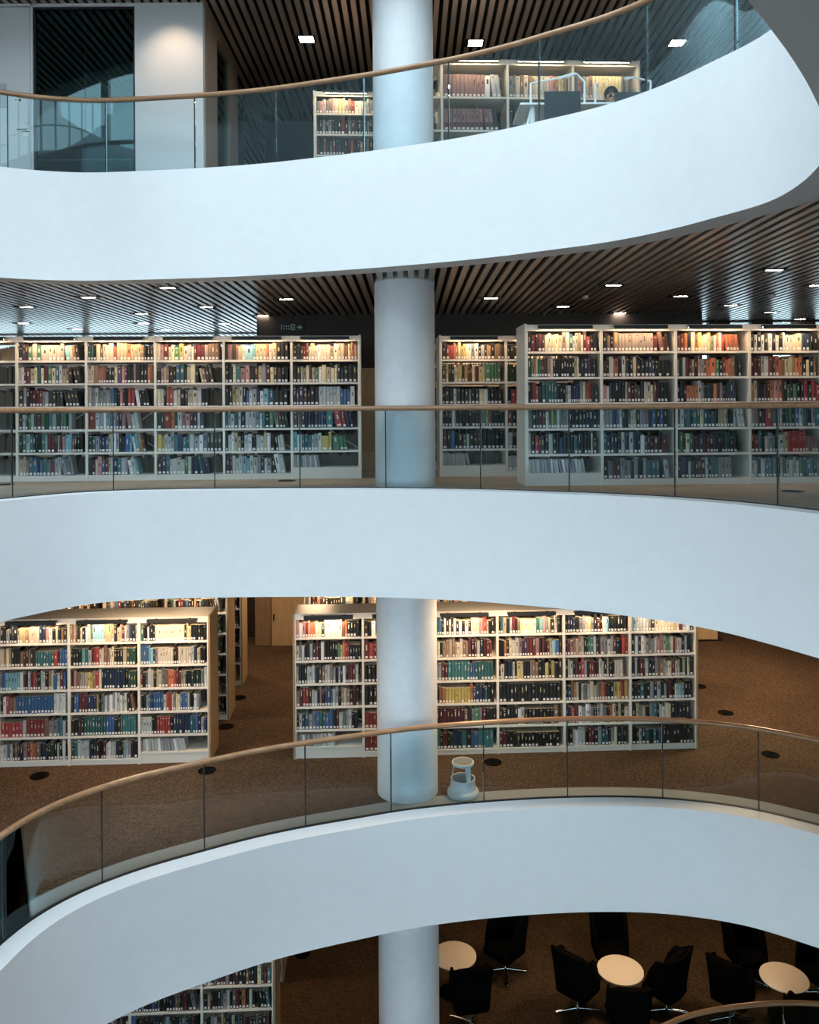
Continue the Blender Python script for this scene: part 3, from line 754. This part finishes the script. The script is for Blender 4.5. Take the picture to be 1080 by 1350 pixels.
mb = MB(); mb.lathe([(.131, .4415), (.131, .445), (0, .445)], n=40); o = mb.build('rubber_tread', RUBBER, st, True)

# ------------------------------------------------------------------ round floor vents
def vent(px, py, z, label, r=.13):
    x, y = at(px, py, z-EYE)
    o = empty('floor_vent', (x, y, z), 0, label, 'floor vent', 'round floor vents')
    mb = MB(); mb.lathe([(r, 0.), (r, .006), (r-.012, .008), (r-.018, .005), (r-.018, .0)], n=32); mb.build('rim', VENTM, o, True)
    mb = MB()
    for k in range(5):
        rr = (r-.02)*(k+1)/5.5; mb.lathe([(rr-.008, .002), (rr-.008, .006), (rr+.004, .006), (rr+.004, .002)], n=28)
    mb.lathe([(r-.018, .001), (r-.018, .003), (0, .003)], n=28)
    mb.build('grille', VENTM, o, True)
for px, py, z, lab in [(52,1023,Z_LOW,'black round floor vent in front of the gangway row'), (273,1016,Z_LOW,'black round floor vent where the gangway meets the balcony'), (650,1005,Z_LOW,'black round floor vent behind the step stool'),
    (1016,995,Z_LOW,'black round floor vent on the open floor nearest the balcony'), (957,940,Z_LOW,'black round floor vent on the open floor past the step-stool row'), (922,905,Z_LOW,'black round floor vent tucked at the end of the step-stool row'),
    (315,920,Z_LOW,'black round floor vent in the gangway beyond the second row'), (298,958,Z_LOW,'black round floor vent in the gangway beside the second row'),
    (1045,648,Z_MID,'black round floor vent in front of the end-panel row'), (378,634,Z_MID,'black round floor vent in front of the exit-sign row near column'), (6,639,Z_MID,'black round floor vent in front of the exit-sign row far from column'),
    (399,1258,Z_BOT,'black round floor vent past the lounge bookcases')]:
    vent(px, py, z, lab)

# ------------------------------------------------------------------ recessed ceiling lights and detectors
def clight(px, py, zc, label, w=.20, d=.10, dark=.08, lit=True, rz=0.):
    x, y = at(px, py, zc-EYE)
    o = empty('ceiling_light', (x, y, zc), rz, label, 'ceiling light', 'recessed ceiling lights')
    mb = MB(); W, D = w/2+.02, d/2+.02
    for b in ((-W-dark, -D, 0, -W+.02, D, .03), (W-.02, -D, 0, W+dark*.4, D, .03), (-W, -D, 0, W, -D+.02, .03), (-W, D-.02, 0, W, D, .03)): mb.box(*b)
    mb.box(-W-dark, -D, .028, W+dark*.4, D, .034)
    mb.build('frame', LAMPH, o)
    mb = MB(); mb.box(-w/2, -d/2, .004, w/2, d/2, .012); mb.build('diffuser', WARM2, o)
zm = Z_TOP-1.40; zt = Z_TOP+FTF-1.40
mid_l = [(377.5,395),(347,416.5),(221,380),(117,392.5),(272,405),(35,405),(187,414),(190,426.5),(31,426.5),(102,434),(219,435),(295,427)]
mid_r = [(647.5,393.5),(742.5,404.5),(809,376.5),(616,416),(817.5,413),(897.5,391),(1021,356.5),(964,403),(1016,412),(1055,421),(1078,377)]
for i, (x, y) in enumerate(mid_l): clight(x, y, zm, 'recessed ceiling light over the exit-sign row, %s nearest the column' % ORD[1+sorted([-q[0] for q in mid_l]).index(-x)])
for i, (x, y) in enumerate(mid_r): clight(x, y, zm, 'recessed ceiling light over the end-panel row, %s nearest the column' % ORD[1+sorted([q[0] for q in mid_r]).index(x)])
clight(404, 52, zt, 'square recessed light in the top slat ceiling beyond the white room', .22, .22, .05)
clight(627, 57, zt, 'square recessed light in the top slat ceiling above the bookcases', .22, .22, .05)
clight(893, 57, zt, 'square recessed light in the top slat ceiling near the overhead band', .22, .22, .05)
def detector(px, py, zc, label):
    x, y = at(px, py, zc-EYE); o = empty('smoke_detector', (x, y, zc), 0, label, 'smoke detector', 'smoke detectors')
    mb = MB(); mb.lathe([(.055, .012), (.055, -.012), (.048, -.016)], n=24); mb.build('base', STOOLW, o, True)
    mb = MB(); mb.lathe([(.036, -.016), (.034, -.032), (.02, -.04), (0, -.04)], n=24); mb.build('sensor', STOOLW, o, True)
detector(772, 391.5, zm, 'round smoke detector on slats above the column end of end-panel row'); detector(717, 414.5, zm, 'round smoke detector on slats farther back above the end-panel row'); detector(1018, 390, zm, 'round smoke detector on slats above the far end of end-panel row')

# ------------------------------------------------------------------ exit sign with pictograms
SIGNG = mat('dark_green_sign', (.006, .02, .014), .5); GLY = mat('sign_glyph', (.62, .66, .60), .5)
p = atY(385, 431.5, 14.76); e = empty('exit_sign', (p.x, p.y, p.z), 0, 'dark green exit sign with running figure, door and arrow', 'exit sign')
mb = MB(); mb.bbox(-.215, 0, -.085, .215, .035, .085, .006); mb.build('sign_box', SIGNG, e)
g = MB(); y = -.002
def gp(pts): g.add([(a, y, b) for a, b in pts], [tuple(range(len(pts)))])
gp([(-.19,-.05),(-.18,-.05),(-.18,.05),(-.19,.05)])
for a in (-.15, -.105, -.065):                       # figure grid pictogram: small linked strokes
    for b in (-.035, .012): gp([(a,b),(a+.03,b),(a+.03,b+.008),(a,b+.008)]); gp([(a,b),(a+.007,b),(a+.007,b+.03),(a,b+.03)])
for q in ([(-.02,-.05),(.055,-.05),(.055,-.038),(-.02,-.038)], [(-.02,-.05),(-.006,-.05),(-.006,.055),(-.02,.055)], [(.041,-.05),(.055,-.05),(.055,.055),(.041,.055)], [(-.02,.043),(.055,.043),(.055,.055),(-.02,.055)]): gp(q)
gp([(.012,-.03),(.02,-.03),(.026,0.),(.018,.012),(.008,.0)]); gp([(.010,.018),(.022,.018),(.022,.03),(.010,.03)])
gp([(.095,-.012),(.135,-.012),(.135,.012),(.095,.012)]); gp([(.135,-.045),(.185,0),(.135,.045)])
g.build('pictograms', GLY, e)

# ------------------------------------------------------------------ wooden end of the middle storey, steps
mb = MB(); mb.box(-.95, 14.70, 0, -.02, 14.79, 1.72); mb.box(-.95, 14.66, 1.72, -.02, 14.79, 1.78)
o = tag(mb.build('wall_wood_panelling', OAK), 'pale oak panelling between the exit-sign row and the column', 'wall panelling', kind='structure')
stp = empty('wooden_steps', (-.48, 13.85, 0), 0, 'short flight of oak steps behind the column', 'steps')
for k in range(3):
    mb = MB(); mb.bbox(-.46, .27*k, 0, .46, .84, .145*(k+1), .006); mb.build('step', OAK, stp)

# ------------------------------------------------------------------ lower storey: oak cupboard, hatch, door wall
def cupboard(name, x0, x1, y, z, h, d, label, cat, m=OAK, handle=True):
    r = empty(name, ((x0+x1)/2, y, z), 0, label, cat); w = (x1-x0)/2
    mb = MB(); mb.box(-w, .02, 0, w, d, h); mb.build('carcass', OAKD, r)
    mb = MB(); mb.bbox(-w+.01, 0, .01, w-.01, .02, h-.01, .003); dr = mb.build('door', m, r)
    if handle:
        mb = MB(); mb.bbox(-w+.04, -.025, h*.28, -w+.07, 0, h*.28+.14, .006); mb.build('handle', BLACK, dr)
    return r
a = at(358, 852, Z_LOW-EYE); b = at(402, 852, Z_LOW-EYE)
cupboard('cupboard', a[0], b[0]+.1, a[1], Z_LOW, 2.0, .45, 'tall pale oak cupboard at the far end of the gangway', 'cupboard')
a2 = at(336, 852, Z_LOW-EYE)
cupboard('cupboard', a2[0], a[0]-.01, a2[1]+.02, Z_LOW, 2.0, .43, 'narrow dark veneer cupboard beside the oak cupboard in gangway', 'cupboard', OAKD, False)
a = at(921, 846, Z_LOW-EYE); b = at(946, 845, Z_LOW-EYE)
cb = cupboard('cupboard', a[0]-.3, b[0], a[1], Z_LOW+.04, 2.0, .4, 'oak cupboard beyond the far end of the step-stool row', 'cupboard', OAK, False)
mb = MB(); mb.box(-.5, .05, -.04, .5, .38, .0); mb.build('base', BLACK, cb)

# ------------------------------------------------------------------ white room on the top storey
RY = 11.75
def wz(py, px=150): return atY(px, py, RY).z
def wx(px, py=120): return atY(px, py, RY).x
Zc = zt+.01
xe = wx(268)
mb = MB()
mb.box(-8.6, RY, Z_TOP, wx(-60), RY+.12, Zc); mb.box(wx(-60), RY, wz(7), wx(43), RY+.12, Zc)
mb.box(wx(40.5), RY, Z_TOP, wx(43.5), RY+.12, Zc); mb.box(wx(43), RY, wz(8), wx(178), RY+.12, Zc); mb.box(wx(178), RY, Z_TOP, xe, RY+.12, Zc)
mb.box(wx(43), RY, Z_TOP, wx(178), RY+.12, Z_TOP+.08)
tag(mb.build('wall_room_front', WALLW), 'white room front lit by a warm wall spot', 'wall', kind='structure')
# door
dx0, dx1 = wx(-58), wx(40)
dr = empty('door_1', (dx0, RY+.02, Z_TOP), 0, 'white door with lever handle in the white room front', 'door'); dr['kind'] = 'structure'
mb = MB(); mb.bbox(.01, 0, .01, dx1-dx0-.01, .05, wz(7)-Z_TOP-.01, .003); mb.build('leaf', WALLW, dr)
hp = atY(31, 171.5, RY)-Vector(dr.location); mb = MB()
mb.box(hp.x-.02, -.008, hp.z-.09, hp.x+.075, -.0005, hp.z+.025); o = mb.build('lock_plate', CHROME, dr)
mb = MB(); mb.tube([(hp.x+.05, -.008, hp.z), (hp.x+.05, -.05, hp.z), (hp.x-.08, -.05, hp.z)], .009, 8); mb.build('lever_handle', CHROME, dr)
lk = atY(35, 160, RY)-Vector(dr.location); mb = MB(); mb.lathe([(.024, 0), (.024, .02), (.0, .02)], n=20)
o = mb.build('lock', CHROME, dr); o.location = (lk.x, -.0005, lk.z); o.rotation_euler = (math.pi/2, 0, 0)
# grey notice and pictogram stickers on the door
n0, n1 = atY(-8, 141, RY), atY(7.5, 110, RY)
r = empty('notice', (n0.x, RY+.0185, n0.z), 0, 'grey notice fixed to the white door', 'notice')
mb = MB(); mb.box(0, -.012, 0, n1.x-n0.x, 0, n1.z-n0.z); mb.build('sheet', mat('grey_notice', (.50, .53, .54), .4), r)
s0 = atY(17, 135, RY)
r = empty('door_sticker', (s0.x, RY+.0185, s0.z), 0, 'small white sticker with two dark pictograms on the white door', 'sticker')
mb = MB(); mb.box(0, -.002, 0, .13, 0, .16); mb.build('sheet', STICK, r)
mb = MB(); mb.lathe([(.022, 0), (.022, .001), (0, .001)], n=18); o = mb.build('dot', JOINT, r); o.location = (.095, -.0025, .04); o.rotation_euler = (math.pi/2, 0, 0)
mb = MB(); mb.box(.02, -.003, .10, .10, -.0021, .106); mb.box(.02, -.003, .12, .09, -.0021, .126); mb.box(.02, -.003, .03, .05, -.0021, .055); mb.build('pictograms', mat('grey_print', (.25,.26,.28), .6), r)
# glazed panel
w = empty('window_3', (wx(43.5), RY+.04, Z_TOP+.08), 0, 'dark tinted floor to ceiling glazing in the white room front', 'window'); w['kind'] = 'structure'
gw = wx(178)-wx(43.5); gh = wz(8)-Z_TOP-.08
for i in range(2):
    mb = MB(); mb.box(gw*i/2+.004, 0, 0, gw*(i+1)/2-.004, .014, gh); mb.build('pane', ROOMG, w)
mb = MB(); mb.box(0, -.02, 0, .03, .03, gh); mb.box(gw-.03, -.02, 0, gw, .03, gh); mb.box(0, -.02, gh-.03, gw, .03, gh); mb.box(0, -.02, 0, gw, .03, .03); mb.build('frame', JOINT, w)
# side of the room: brown posts, glass
mb = MB(); mb.box(xe-.12, RY+.12, Z_TOP, xe, 12.62, Zc); mb.box(xe-.12, 13.55, Z_TOP, xe, 14.15, Zc); mb.box(xe-.12, 12.62, Zc-.12, xe, 13.55, Zc)
tag(mb.build('wall_room_side', wood('greyed_oak', (.26, .21, .17), (.33, .27, .22), .5, 2, 4)), 'brown side wall of the white room', 'wall', kind='structure')
w = empty('window_4', (xe-.06, 12.62, Z_TOP), 0, 'dark glass panel in the brown side of the white room', 'window'); w['kind'] = 'structure'
mb = MB(); mb.box(-.006, 0, 0, .006, .93, Zc-Z_TOP-.12); mb.build('pane', ROOMG, w)
w = empty('window_5', (xe-.06, 14.15, Z_TOP), 0, 'reflecting glass panel at the far end of the white room', 'window'); w['kind'] = 'structure'
mb = MB(); mb.box(-.006, 0, 0, .006, .75, Zc-Z_TOP-.01); mb.build('pane', mat('mirror_glass', (.6, .66, .68), .03, metal=1.), w)
# inside of the room
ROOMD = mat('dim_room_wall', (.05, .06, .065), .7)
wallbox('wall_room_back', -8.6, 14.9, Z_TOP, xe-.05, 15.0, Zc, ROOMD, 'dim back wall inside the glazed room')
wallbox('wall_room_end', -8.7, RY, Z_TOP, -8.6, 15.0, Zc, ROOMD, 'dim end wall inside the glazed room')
tb = empty('table', (-5.0, 12.9, Z_TOP), 0, 'dim table inside the glazed room', 'table')
mb = MB(); mb.bbox(-.8, -.4, .72, .8, .4, .75, .005); mb.build('table_top', METW, tb)
for q in ((-.75,-.35),(.75,-.35),(-.75,.35),(.75,.35)):
    mb = MB(); mb.tube([(q[0], q[1], 0), (q[0], q[1], .72)], .02, 8); mb.build('leg', METW, tb)
# wall spot
px = atY(215, 14, RY-.55); sp = empty('ceiling_spot', (px.x, RY-.75, zt), 0, 'small ceiling spot washing the white room front', 'spotlight')
mb = MB(); mb.lathe([(.05, 0), (.05, -.06), (.042, -.062), (.04, -.03), (0, -.03)], n=24); mb.build('housing', LAMPH, sp, True)
mb = MB(); mb.lathe([(.036, -.034), (0, -.034)], n=20); mb.build('diffuser', WARM2, sp)

# ------------------------------------------------------------------ desk group on the top storey
DY = 10.42
x0, x1 = atY(686, 140, DY).x, atY(905, 140, DY).x
dk = empty('desk', (0, DY, Z_TOP), 0, 'long white desk on trestle legs behind the black chair backs', 'desk')
mb = MB(); mb.bbox(x0, 0, .76, x1, .75, .785, .004); mb.build('desk_top', METW, dk)
for xx in (x0+.08, (x0+x1)/2, x1-.1):
    for yy in (.08, .67):
        mb = MB(); mb.tube([(xx+.09, yy, 0), (xx+.09, yy, .76)], .034, 10); mb.tube([(xx-.12, yy, 0), (xx+.08, yy, .74)], .02, 8); mb.build('leg', METW, dk)
def lamp(name_px, top, elbow, tip, label):
    b = atY(*name_px, DY+.3); t = atY(*top, DY+.3); e_ = atY(*elbow, DY+.3); 
    o = empty('desk_lamp', (b.x, DY+.3, Z_TOP+.785), 0, label, 'desk lamp', 'white desk lamps'); L = lambda v: (v.x-b.x, 0, v.z-Z_TOP-.785)
    mb = MB(); mb.lathe([(.07, 0), (.07, .012), (.02, .018)], n=24); mb.build('base', METW, o, True)
    mb = MB(); mb.tube([(0, 0, .01), L(t)], .016, 10); mb.lathe([(.0, -.02), (.022, -.015), (.022, .015), (0, .02)], c=(0, 0, (t.z-Z_TOP-.785)*.55), n=16); mb.build('post', METW, o, True)
    mb = MB(); mb.tube([L(t), L(e_)], .013, 10); mb.build('arm', METW, o, True)
    if tip:
        q = atY(*tip, DY+.3); mb = MB(); mb.tube([L(e_), L(q)], [.016, .024], 12); mb.build('lamp_head', METW, o, True)
lamp((700, 136), (700, 110), (737, 103), (752, 99), 'white desk lamp whose arm stretches over the first black chair')
lamp((771, 136), (771, 108), (760, 97), (748, 101), 'white desk lamp with short bent arm between the two black chairs')
lamp((785, 136), (785, 111), (788, 109), None, 'slim white lamp post beside the person on the top storey')
lamp((858, 128), (858, 107), (835, 102), (824, 104), 'white desk lamp at the end of desk beyond the second black chair')
NAVYF = mat('slate_fabric', (.022, .028, .032), .8)
def desk_chair(px, py, label):
    p = atY(px, py, 10.13); c = empty('desk_chair', (p.x, 10.13, Z_TOP), 0, label, 'desk chair', 'black desk chairs'); H = p.z-Z_TOP
    mb = MB(); mb.bbox(-.225, 0, H-.46, .225, .035, H, .012); mb.build('backrest', NAVYF, c, True)
    mb = MB(); mb.bbox(-.225, .03, .42, .225, .47, .48, .015); mb.build('seat', NAVYF, c, True)
    mb = MB(); mb.tube([(0, .24, .08), (0, .24, .42)], .03, 12); mb.box(-.03, .0, .40, .03, .3, .42); mb.build('stem', BLACK, c)
    for k in range(5):
        a = 2*math.pi*k/5+.3; mb = MB(); mb.tube([(0, .24, .09), (.27*math.cos(a), .24+.27*math.sin(a), .06)], [.022, .014], 8); mb.lathe([(.0, -.0), (.025, .01), (.03, .03), (.02, .05), (0, .055)], c=(.27*math.cos(a), .24+.27*math.sin(a), 0.), n=12); mb.build('leg', BLACK, c)
desk_chair(742, 120, 'slate black desk chair back closest to the column on the top storey')
desk_chair(835, 121, 'slate black desk chair back in front of the reading person')

# ------------------------------------------------------------------ person reading at the desk
def skin_mesh(name, V, E, R, m, parent=None, root=0, sub=2):
    me = bpy.data.meshes.new(name); me.from_pydata(V, E, []); o = bpy.data.objects.new(name, me); COL.objects.link(o)
    o.modifiers.new('s', 'SKIN'); me.skin_vertices[0].data[root].use_root = True
    for i, r in enumerate(R): me.skin_vertices[0].data[i].radius = (r, r) if not isinstance(r, tuple) else r
    sb = o.modifiers.new('u', 'SUBSURF'); sb.levels = sub; sb.render_levels = sub
    bpy.context.view_layer.update()
    dg = bpy.context.evaluated_depsgraph_get(); nm = bpy.data.meshes.new_from_object(o.evaluated_get(dg))
    o.modifiers.clear(); o.data = nm; bpy.data.meshes.remove(me); nm.name = name
    nm.materials.clear(); nm.materials.append(m); nm.polygons.foreach_set('use_smooth', [True]*len(nm.polygons))
    if parent: o.parent = parent
    return o
hp = atY(806, 128, 11.05)
P = empty('person', (hp.x+.03, 11.38, Z_TOP), 0, 'dark haired person in dark clothes bent over the white desk', 'person')
SKIN = mat('skin', (.55, .33, .25), .5); HAIR = mat('dark_hair', (.012, .009, .008), .5, noise=.3, nscale=200); JACK = mat('dark_jacket', (.018, .02, .025), .85); TROU = mat('dark_trousers', (.02, .022, .03), .85)
hz = hp.z-Z_TOP; hy = hp.y-11.38; hx = -.03
V = [(0,0,.52),(0,-.06,.72),(0,-.13,.90),(0,-.22,1.00),(0,-.27,1.03),(hx,hy+.03,hz-.05),(hx,hy,hz+.02),(hx,hy+.01,hz+.07),   # pelvis, spine, neck, head
     (.17,-.16,.95),(.24,-.28,.78),(.14,-.48,.80),(.10,-.55,.80),(-.17,-.16,.95),(-.24,-.28,.78),(-.14,-.48,.80),(-.10,-.55,.80),
     (.09,-.02,.50),(.13,-.40,.50),(.13,-.36,.08),(.13,-.46,.04),(-.09,-.02,.50),(-.13,-.40,.50),(-.13,-.36,.08),(-.13,-.46,.04),
     (hx,hy-.085,hz-.06),(hx,hy-.105,hz-.01)]
E = [(0,1),(1,2),(2,3),(3,4),(4,5),(5,6),(6,7),(3,8),(8,9),(9,10),(10,11),(3,12),(12,13),(13,14),(14,15),(0,16),(16,17),(17,18),(18,19),(0,20),(20,21),(21,22),(22,23),(5,24),(6,25)]
R = [.13,(.14,.11),(.16,.12),(.12,.09),.055,.075,.088,.07,.065,.05,.035,.028,.065,.05,.035,.028,.085,.068,.042,.035,.085,.068,.042,.035,.035,.018]
body = skin_mesh('body', V, E, R, SKIN, P)
jv = [0,1,2,3,4,8,9,10,12,13,14]; mp = {q: i for i, q in enumerate(jv)}
skin_mesh('jacket', [V[q] for q in jv], [(mp[a], mp[b]) for a, b in E if a in mp and b in mp], [(tuple(x+.014 for x in R[q]) if isinstance(R[q], tuple) else R[q]+.014) for q in jv], JACK, P)
tv = [0,16,17,18,20,21,22]; mp = {q: i for i, q in enumerate(tv)}
skin_mesh('trousers', [V[q] for q in tv], [(mp[a], mp[b]) for a, b in E if a in mp and b in mp], [R[q]+.012 if not isinstance(R[q], tuple) else R[q] for q in tv], TROU, P)
for s in (-1, 1):
    mb = MB(); mb.tube([(s*.13, -.34, .04), (s*.13, -.48, .03)], [.05, .045], 12); mb.build('shoe', BLACK, P, True)
    # five fingers on the table
    for k in range(5):
        fx = s*.10-.032*s*(k-2)*.6; y0 = -.555; ln = (.045, .075, .082, .076, .06)[k]; mb = MB()
        if k == 0: mb.tube([(s*.10-s*.03, y0+.02, .80), (s*.10-s*.058, y0-.015, .795), (s*.10-s*.06, y0-.04, .79)], [.011, .010, .008], 8)
        else: mb.tube([(s*.10+s*(k-2.5)*.017, y0, .805), (s*.10+s*(k-2.5)*.019, y0-ln*.5, .808), (s*.10+s*(k-2.5)*.02, y0-ln, .793)], [.010, .009, .007], 8)
        mb.build('finger', SKIN, P, True)
bm = bmesh.new(); bmesh.ops.create_uvsphere(bm, u_segments=28, v_segments=18, radius=1)
for v in bm.verts:
    c = v.co; r = 1.
    if c.y < -.25 and c.z < -.22: r = .80                     # cut back over the face
    if c.z < -.55: r *= .75
    v.co = Vector((hx+c.x*.094*r, hy+.015+c.y*.108*r, hz+.045+c.z*.105*r))
mb = MB(); mb.bm(bm); mb.build('hair', HAIR, P, True)
for s in (-1, 1):
    bm = bmesh.new(); bmesh.ops.create_uvsphere(bm, u_segments=12, v_segments=8, radius=.006)
    for v in bm.verts: v.co += Vector((hx+s*.031, hy-.079, hz-.004))
    mb = MB(); mb.bm(bm); mb.build('eye', BLACK, P, True)
    bm = bmesh.new(); bmesh.ops.create_uvsphere(bm, u_segments=12, v_segments=8, radius=.022)
    for v in bm.verts: v.co = Vector((hx+s*.092+v.co.x*.4, hy+.01+v.co.y*.7, hz-.01+v.co.z*1.3))
    mb = MB(); mb.bm(bm); mb.build('ear', SKIN, P, True)
mb = MB(); mb.tube([(hx-.022, hy-.095, hz-.062), (hx, hy-.104, hz-.064), (hx+.022, hy-.095, hz-.062)], .006, 8); mb.build('mouth', mat('lips', (.40, .16, .14), .5), P, True)
# her chair
c = copy_tree([o for o in bpy.data.objects if o.name == 'desk_chair'][0]); c.location = (P.location.x, 11.66, Z_TOP); c.rotation_euler = (0, 0, math.pi); tag(c, 'black desk chair the reading person sits on', 'desk chair', 'black desk chairs')

# ------------------------------------------------------------------ lounge: round tables and high-backed chairs
def lounge_table(px, py, label):
    x, y = at(px, py, Z_BOT+.60-EYE)
    t = empty('round_table', (x, y, Z_BOT), 0, label, 'table', 'round lounge tables')
    mb = MB(); mb.lathe([(.345, .575), (.352, .58), (.352, .597), (.346, .60), (0, .60)], n=56); mb.build('table_top', TABLE, t, True)
    mb = MB(); mb.lathe([(.026, .02), (.026, .575)], n=20); mb.build('stem', CHROME, t, True)
    mb = MB(); mb.lathe([(.24, 0), (.24, .01), (.03, .025)], n=40); mb.build('foot', CHROME, t, True)
    return x, y
def lounge_chair_master():
    c = empty('lounge_chair', (0, 0, 0), 0, 'x', 'lounge chair', 'black high-backed lounge chairs')
    # shell: back with two wings, open towards -y (the sitter faces -y)
    n = 18; lev = [(.36, .27, .25), (.55, .275, .27), (.75, .285, .30), (.92, .295, .33), (1.06, .305, .36)]
    def plan(q, w, d, wing):
        # U-shaped plan: wing tip front -> round back -> other wing
        a = -1+2*q/n
        x = w*max(-1, min(1, a*1.75)); 
        s = max(0, abs(a)*1.75-1)/.75
        y = d-(.06*(abs(a)*1.75)**3 if abs(a)*1.75 < 1 else .06)-s*wing
        return x, y
    v = []; f = []
    for i, (z, w, d) in enumerate(lev):
        wing = (.40, .40, .36, .28, .21)[i]
        for off in (0, -.045):
            for q in range(n+1):
                x, y = plan(q, w+off*.9, d+off, wing+off)
                zz = z
                if i == len(lev)-1:
                    a = abs(-1+2*q/n)*1.75
                    zz = z-.13*max(0, a-1)/.75
                v.append((x, y, zz))
    m = n+1
    for i in range(len(lev)-1):
        a, b = i*2*m, (i+1)*2*m
        for q in range(n):
            f.append((a+q+1, a+q, b+q, b+q+1)); f.append((a+m+q, a+m+q+1, b+m+q+1, b+m+q))
        f.append((a, a+m, b+m, b)); f.append((a+m+n, a+n, b+n, b+m+n))
    t = (len(lev)-1)*2*m
    for q in range(n): f.append((t+q+1, t+q, t+m+q, t+m+q+1)); f.append((q, q+1, m+q+1, m+q))
    link('shell', v, f, FABK, c, smooth=True)
    mb = MB(); mb.bbox(-.25, -.27, .33, .25, .22, .46, .035); mb.build('seat', FABK, c, True)
    mb = MB(); mb.bbox(-.225, .12, .46, .225, .225, .98, .04); mb.build('back_cushion', FABK, c, True)
    mb = MB(); mb.lathe([(.028, .05), (.028, .34)], n=16); mb.build('stem', CHROME, c, True)
    for k in range(4):
        a = math.pi/4+k*math.pi/2; e = (.34*math.cos(a), .34*math.sin(a))
        mb = MB(); mb.tube([(0, 0, .075), (e[0]*.5, e[1]*.5, .05), (e[0], e[1], .022)], [.022, .018, .014], 10); mb.lathe([(.018, 0), (.018, .02), (0, .022)], c=(e[0], e[1], 0), n=12); mb.build('leg', CHROME, c, True)
    return c
T1 = lounge_table(599, 1259, 'round cream table half hidden by the column'); T2 = lounge_table(818, 1278, 'round cream table in the middle of the lounge chairs'); T3 = lounge_table(1034, 1288, 'round cream table above the curved bottom handrail')
chair0 = lounge_chair_master(); used = False
def lounge_chair(x, y, face, label):
    """face: direction the sitter looks, degrees in plan (0 = +x, 90 = away from the camera)"""
    global used
    c = chair0 if not used else copy_tree(chair0); used = True
    c.location = (x, y, Z_BOT); c.rotation_euler = (0, 0, math.radians(face+90)); tag(c, label, 'lounge chair', 'black high-backed lounge chairs')
for (tx, ty), nm, ch in ((T1, 'column-side table', [(28, .98, 225, 'far side'), (-75, .74, 100, 'near side')]),
                         (T2, 'middle table', [(88, .82, 270, 'far side'), (187, .69, 48, 'column side'), (-10, .68, 132, 'side away from column'), (-97, .80, 88, 'near side')]),
                         (T3, 'handrail-side table', [(108, .85, 280, 'far side'), (186, .83, 48, 'column side'), (30, .85, 215, 'side away from column'), (-88, .74, 92, 'near side')])):
    for a, r, fc, side in ch:
        q = math.radians(a); lounge_chair(tx+r*math.cos(q), ty+r*math.sin(q), fc, 'black high-backed lounge chair on the %s of the %s' % (side, nm))

# ------------------------------------------------------------------ light
W = bpy.data.worlds.new('daylight'); S.world = W; W.use_nodes = True
bg = W.node_tree.nodes['Background']; bg.inputs[0].default_value = (.72, .90, 1., 1); bg.inputs[1].default_value = 4.3
def area(name, loc, rot, sx, sy, power, col, shape='RECTANGLE', spread=math.pi):
    l = bpy.data.lights.new(name, 'AREA'); l.shape = shape; l.size = sx; l.size_y = sy; l.energy = power; l.color = col; l.spread = spread
    o = bpy.data.objects.new(name, l); COL.objects.link(o); o.location = loc; o.rotation_euler = rot; return o
area('skylight', (-.9, 3.9, ZR-.4), (0, math.radians(-8), 0), 14.5, 12.2, 600, (.84, .93, 1.), 'ELLIPSE', math.radians(125))
sl = bpy.data.lights.new('wall_spot', 'SPOT'); sl.energy = 40; sl.color = (1, .72, .48); sl.spot_size = math.radians(75); sl.spot_blend = 1.; sl.shadow_soft_size = .03
so_ = bpy.data.objects.new('wall_spot', sl); COL.objects.link(so_); so_.location = (px.x, RY-.75, zt-.07); so_.rotation_euler = (math.radians(38), 0, 0)
# lamps of the ceilings that lie above the view
for i, (x, y, z, e) in enumerate([(-3.6, 11.2, Z_MID-1.33, 34), (1.2, 11.2, Z_MID-1.33, 34), (5.6, 13.0, Z_MID-1.33, 70), (-1.8, 15.5, Z_MID-1.33, 45), (6.5, 16., Z_MID-1.33, 70), (-4.5, 17, Z_MID-1.33, 30),
                                  (2.0, 13.4, Z_LOW-1.33, 26), (5.5, 13.6, Z_LOW-1.33, 26), (-2, 13.5, Z_LOW-1.33, 12), (3.4, 12.6, Z_LOW-1.33, 30)]):
    area('ceiling_lamp', (x, y, z), (0, 0, 0), .5, .5, e*(1.35 if z > Z_LOW else .8), (1, .70, .42))

# ------------------------------------------------------------------ camera
cam = bpy.data.cameras.new('camera'); co = bpy.data.objects.new('camera', cam); COL.objects.link(co)
cam.sensor_fit = 'HORIZONTAL'; cam.sensor_width = 36; cam.lens = 36*F/1080
cam.shift_y = -(675-HOR)/1080; cam.clip_start = .05; cam.clip_end = 200
co.matrix_world = Matrix.Translation((0, 0, EYE)) @ Matrix.Rotation(math.pi/2, 4, 'X') @ Matrix.Rotation(-ROLL, 4, 'Z')
S.camera = co
vs = S.view_settings; vs.view_transform = 'Standard'; vs.look = 'None'; vs.exposure = 0.07; vs.gamma = 1; vs.use_curve_mapping = False
S.cycles.use_denoising = True; S.cycles.max_bounces = 8; S.cycles.transparent_max_bounces = 24; S.cycles.diffuse_bounces = 5; S.cycles.glossy_bounces = 4
S.cycles.sample_clamp_indirect = 6
S.cycles.caustics_reflective = False; S.cycles.caustics_refractive = False
